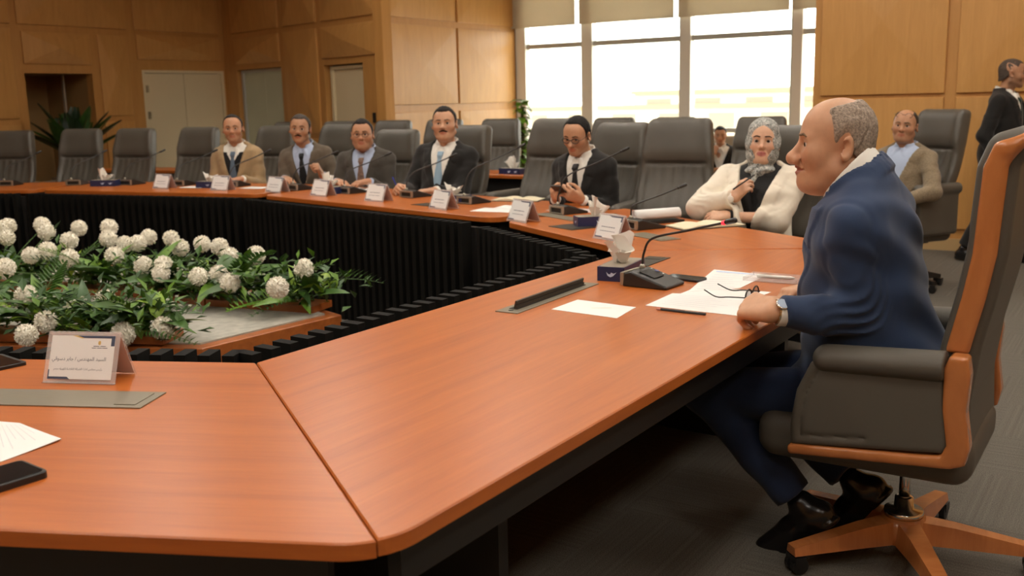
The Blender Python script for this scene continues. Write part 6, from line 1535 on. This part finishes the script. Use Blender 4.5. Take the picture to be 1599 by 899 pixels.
# ------------------------------------------------------------------ potted plants
cy = thing('potted_cycad', 'dark green potted cycad with stiff arching fronds by the lobby opening', 'plant', (-5.62, 13.0, 0))
q = MB(); q.lathe([(0.20, 0), (0.27, 0.25), (0.30, 0.55), (0.31, 0.60), (0.27, 0.60), (0.26, 0.54)], 24); q.build('pot', mat('brown_pot', (0.10, 0.055, 0.028), 0.5), cy, True)
q = MB(); q.lathe([(0.09, 0.5), (0.12, 0.65), (0.11, 0.78), (0.04, 0.84)], 14); q.build('trunk', mat('shaggy_trunk', (0.06, 0.035, 0.018), 0.9, bump=(60, 1.0, 0.02)), cy, True)
_fr = [frond_mesh('frond', green('frond_dark', (0.012, 0.032, 0.010)), 0.78, 0.014, 0.15, 44, 0.10, 1.0), frond_mesh('frond', green('frond_green', (0.030, 0.085, 0.014)), 0.72, 0.014, 0.15, 40, 0.06, 1.0)]
rr = random.Random(4)
for k in range(24):
    o = link('frond', _fr[k % 2], cy); o.location = (0, 0, 0.80); az = k * 2.4; el = 1.40 - 0.036 * k
    o.rotation_euler = (Matrix.Rotation(az, 3, 'Z') @ Matrix.Rotation(el, 3, 'X')).to_euler(); o.scale = (rr.uniform(.85, 1.1),) * 3
wp = thing('potted_climber', 'bright green leafy climber on a pole in the window corner', 'plant', (0.20, 13.9, 0))
q = MB(); q.lathe([(0.13, 0), (0.16, 0.30), (0.17, 0.32), (0.14, 0.32)], 20); q.build('pot', mat('brown_pot', (0.10, 0.055, 0.028), 0.5), wp, True)
q = MB(); q.tube([(0, 0, 0.3), (0, 0, 1.36)], 0.025, 8); q.build('moss_pole', mat('moss_pole', (0.07, 0.05, 0.02), 0.9), wp)
_lv = [leaf_mesh('leaf', green('climber_leaf', (0.150, 0.300, 0.028)), 0.17, 0.060, droop=0.6), leaf_mesh('leaf', G2, 0.13, 0.045, droop=0.5)]
for k in range(110):
    o = link('leaf', _lv[k % 2 if k % 5 else 0], wp); z = 0.40 + 1.05 * k / 110; az = k * 2.4 + rr.uniform(-.4, .4)
    o.location = (0.02 * math.cos(az), 0.02 * math.sin(az), z); o.rotation_euler = (Matrix.Rotation(az, 3, 'Z') @ Matrix.Rotation(rr.uniform(-0.2, 0.9), 3, 'X')).to_euler(); s_ = rr.uniform(0.7, 1.05); o.scale = (s_,) * 3
# ------------------------------------------------------------------ lounge seats by the window
M_lounge = mat('beige_upholstery', (0.36, 0.30, 0.22), 0.8, bump=(250, 0.2, 0.001))
def lounge(label, loc, face):
    t = thing('lounge_chair', label, 'armchair', (loc[0], loc[1], 0), math.radians(face - 90), 'lounge armchairs by the window')
    def pad(nm, c, h, r, R=None):
        link(nm, sdf_mesh(nm, lambda p: sd_box(p, c, h, r, R), np.array(c) - np.array(h) * 1.3 - 0.15, np.array(c) + np.array(h) * 1.3 + 0.15, 0.02, M_lounge), t)
    pad('seat', (0, 0.02, 0.26), (0.30, 0.30, 0.09), 0.05); pad('backrest', (0, -0.34, 0.58), (0.33, 0.07, 0.36), 0.05, rotm(0.22, 0, 0))
    for s_ in (-1, 1): pad('armrest', (s_ * 0.36, -0.02, 0.36), (0.06, 0.32, 0.20), 0.04)
    q = MB()
    for x in (-.3, .3):
        for y in (-.26, .26): q2 = MB(); q2.tube([(x, y, 0), (x, y, 0.20)], 0.02, 8); q2.build('leg', M_black, t)
    return t
lounge('beige lounge armchair under the man resting his chin', (2.62, 12.52), 250)
lounge('empty beige lounge armchair at the window behind the phone user', (1.75, 12.3), 300)
bg = thing('handbag', 'small black handbag on the back-row table under the leafy plant', 'bag', (0.27, 9.14, TZ), math.radians(-38)); q = MB(); q.prism(round_poly([(-.10, -.04), (.10, -.04), (.10, .04), (-.10, .04)], [.03] * 4), 0, 0.10, bev=0.02); q.build('body', M_black, bg); q = MB(); q.tube([(0.07 * math.cos(a), 0, 0.09 + 0.06 * math.sin(a)) for a in np.linspace(0, math.pi, 10)], 0.006, 6); q.build('handle', mat('red_leather', (0.30, 0.06, 0.04), 0.4), bg)
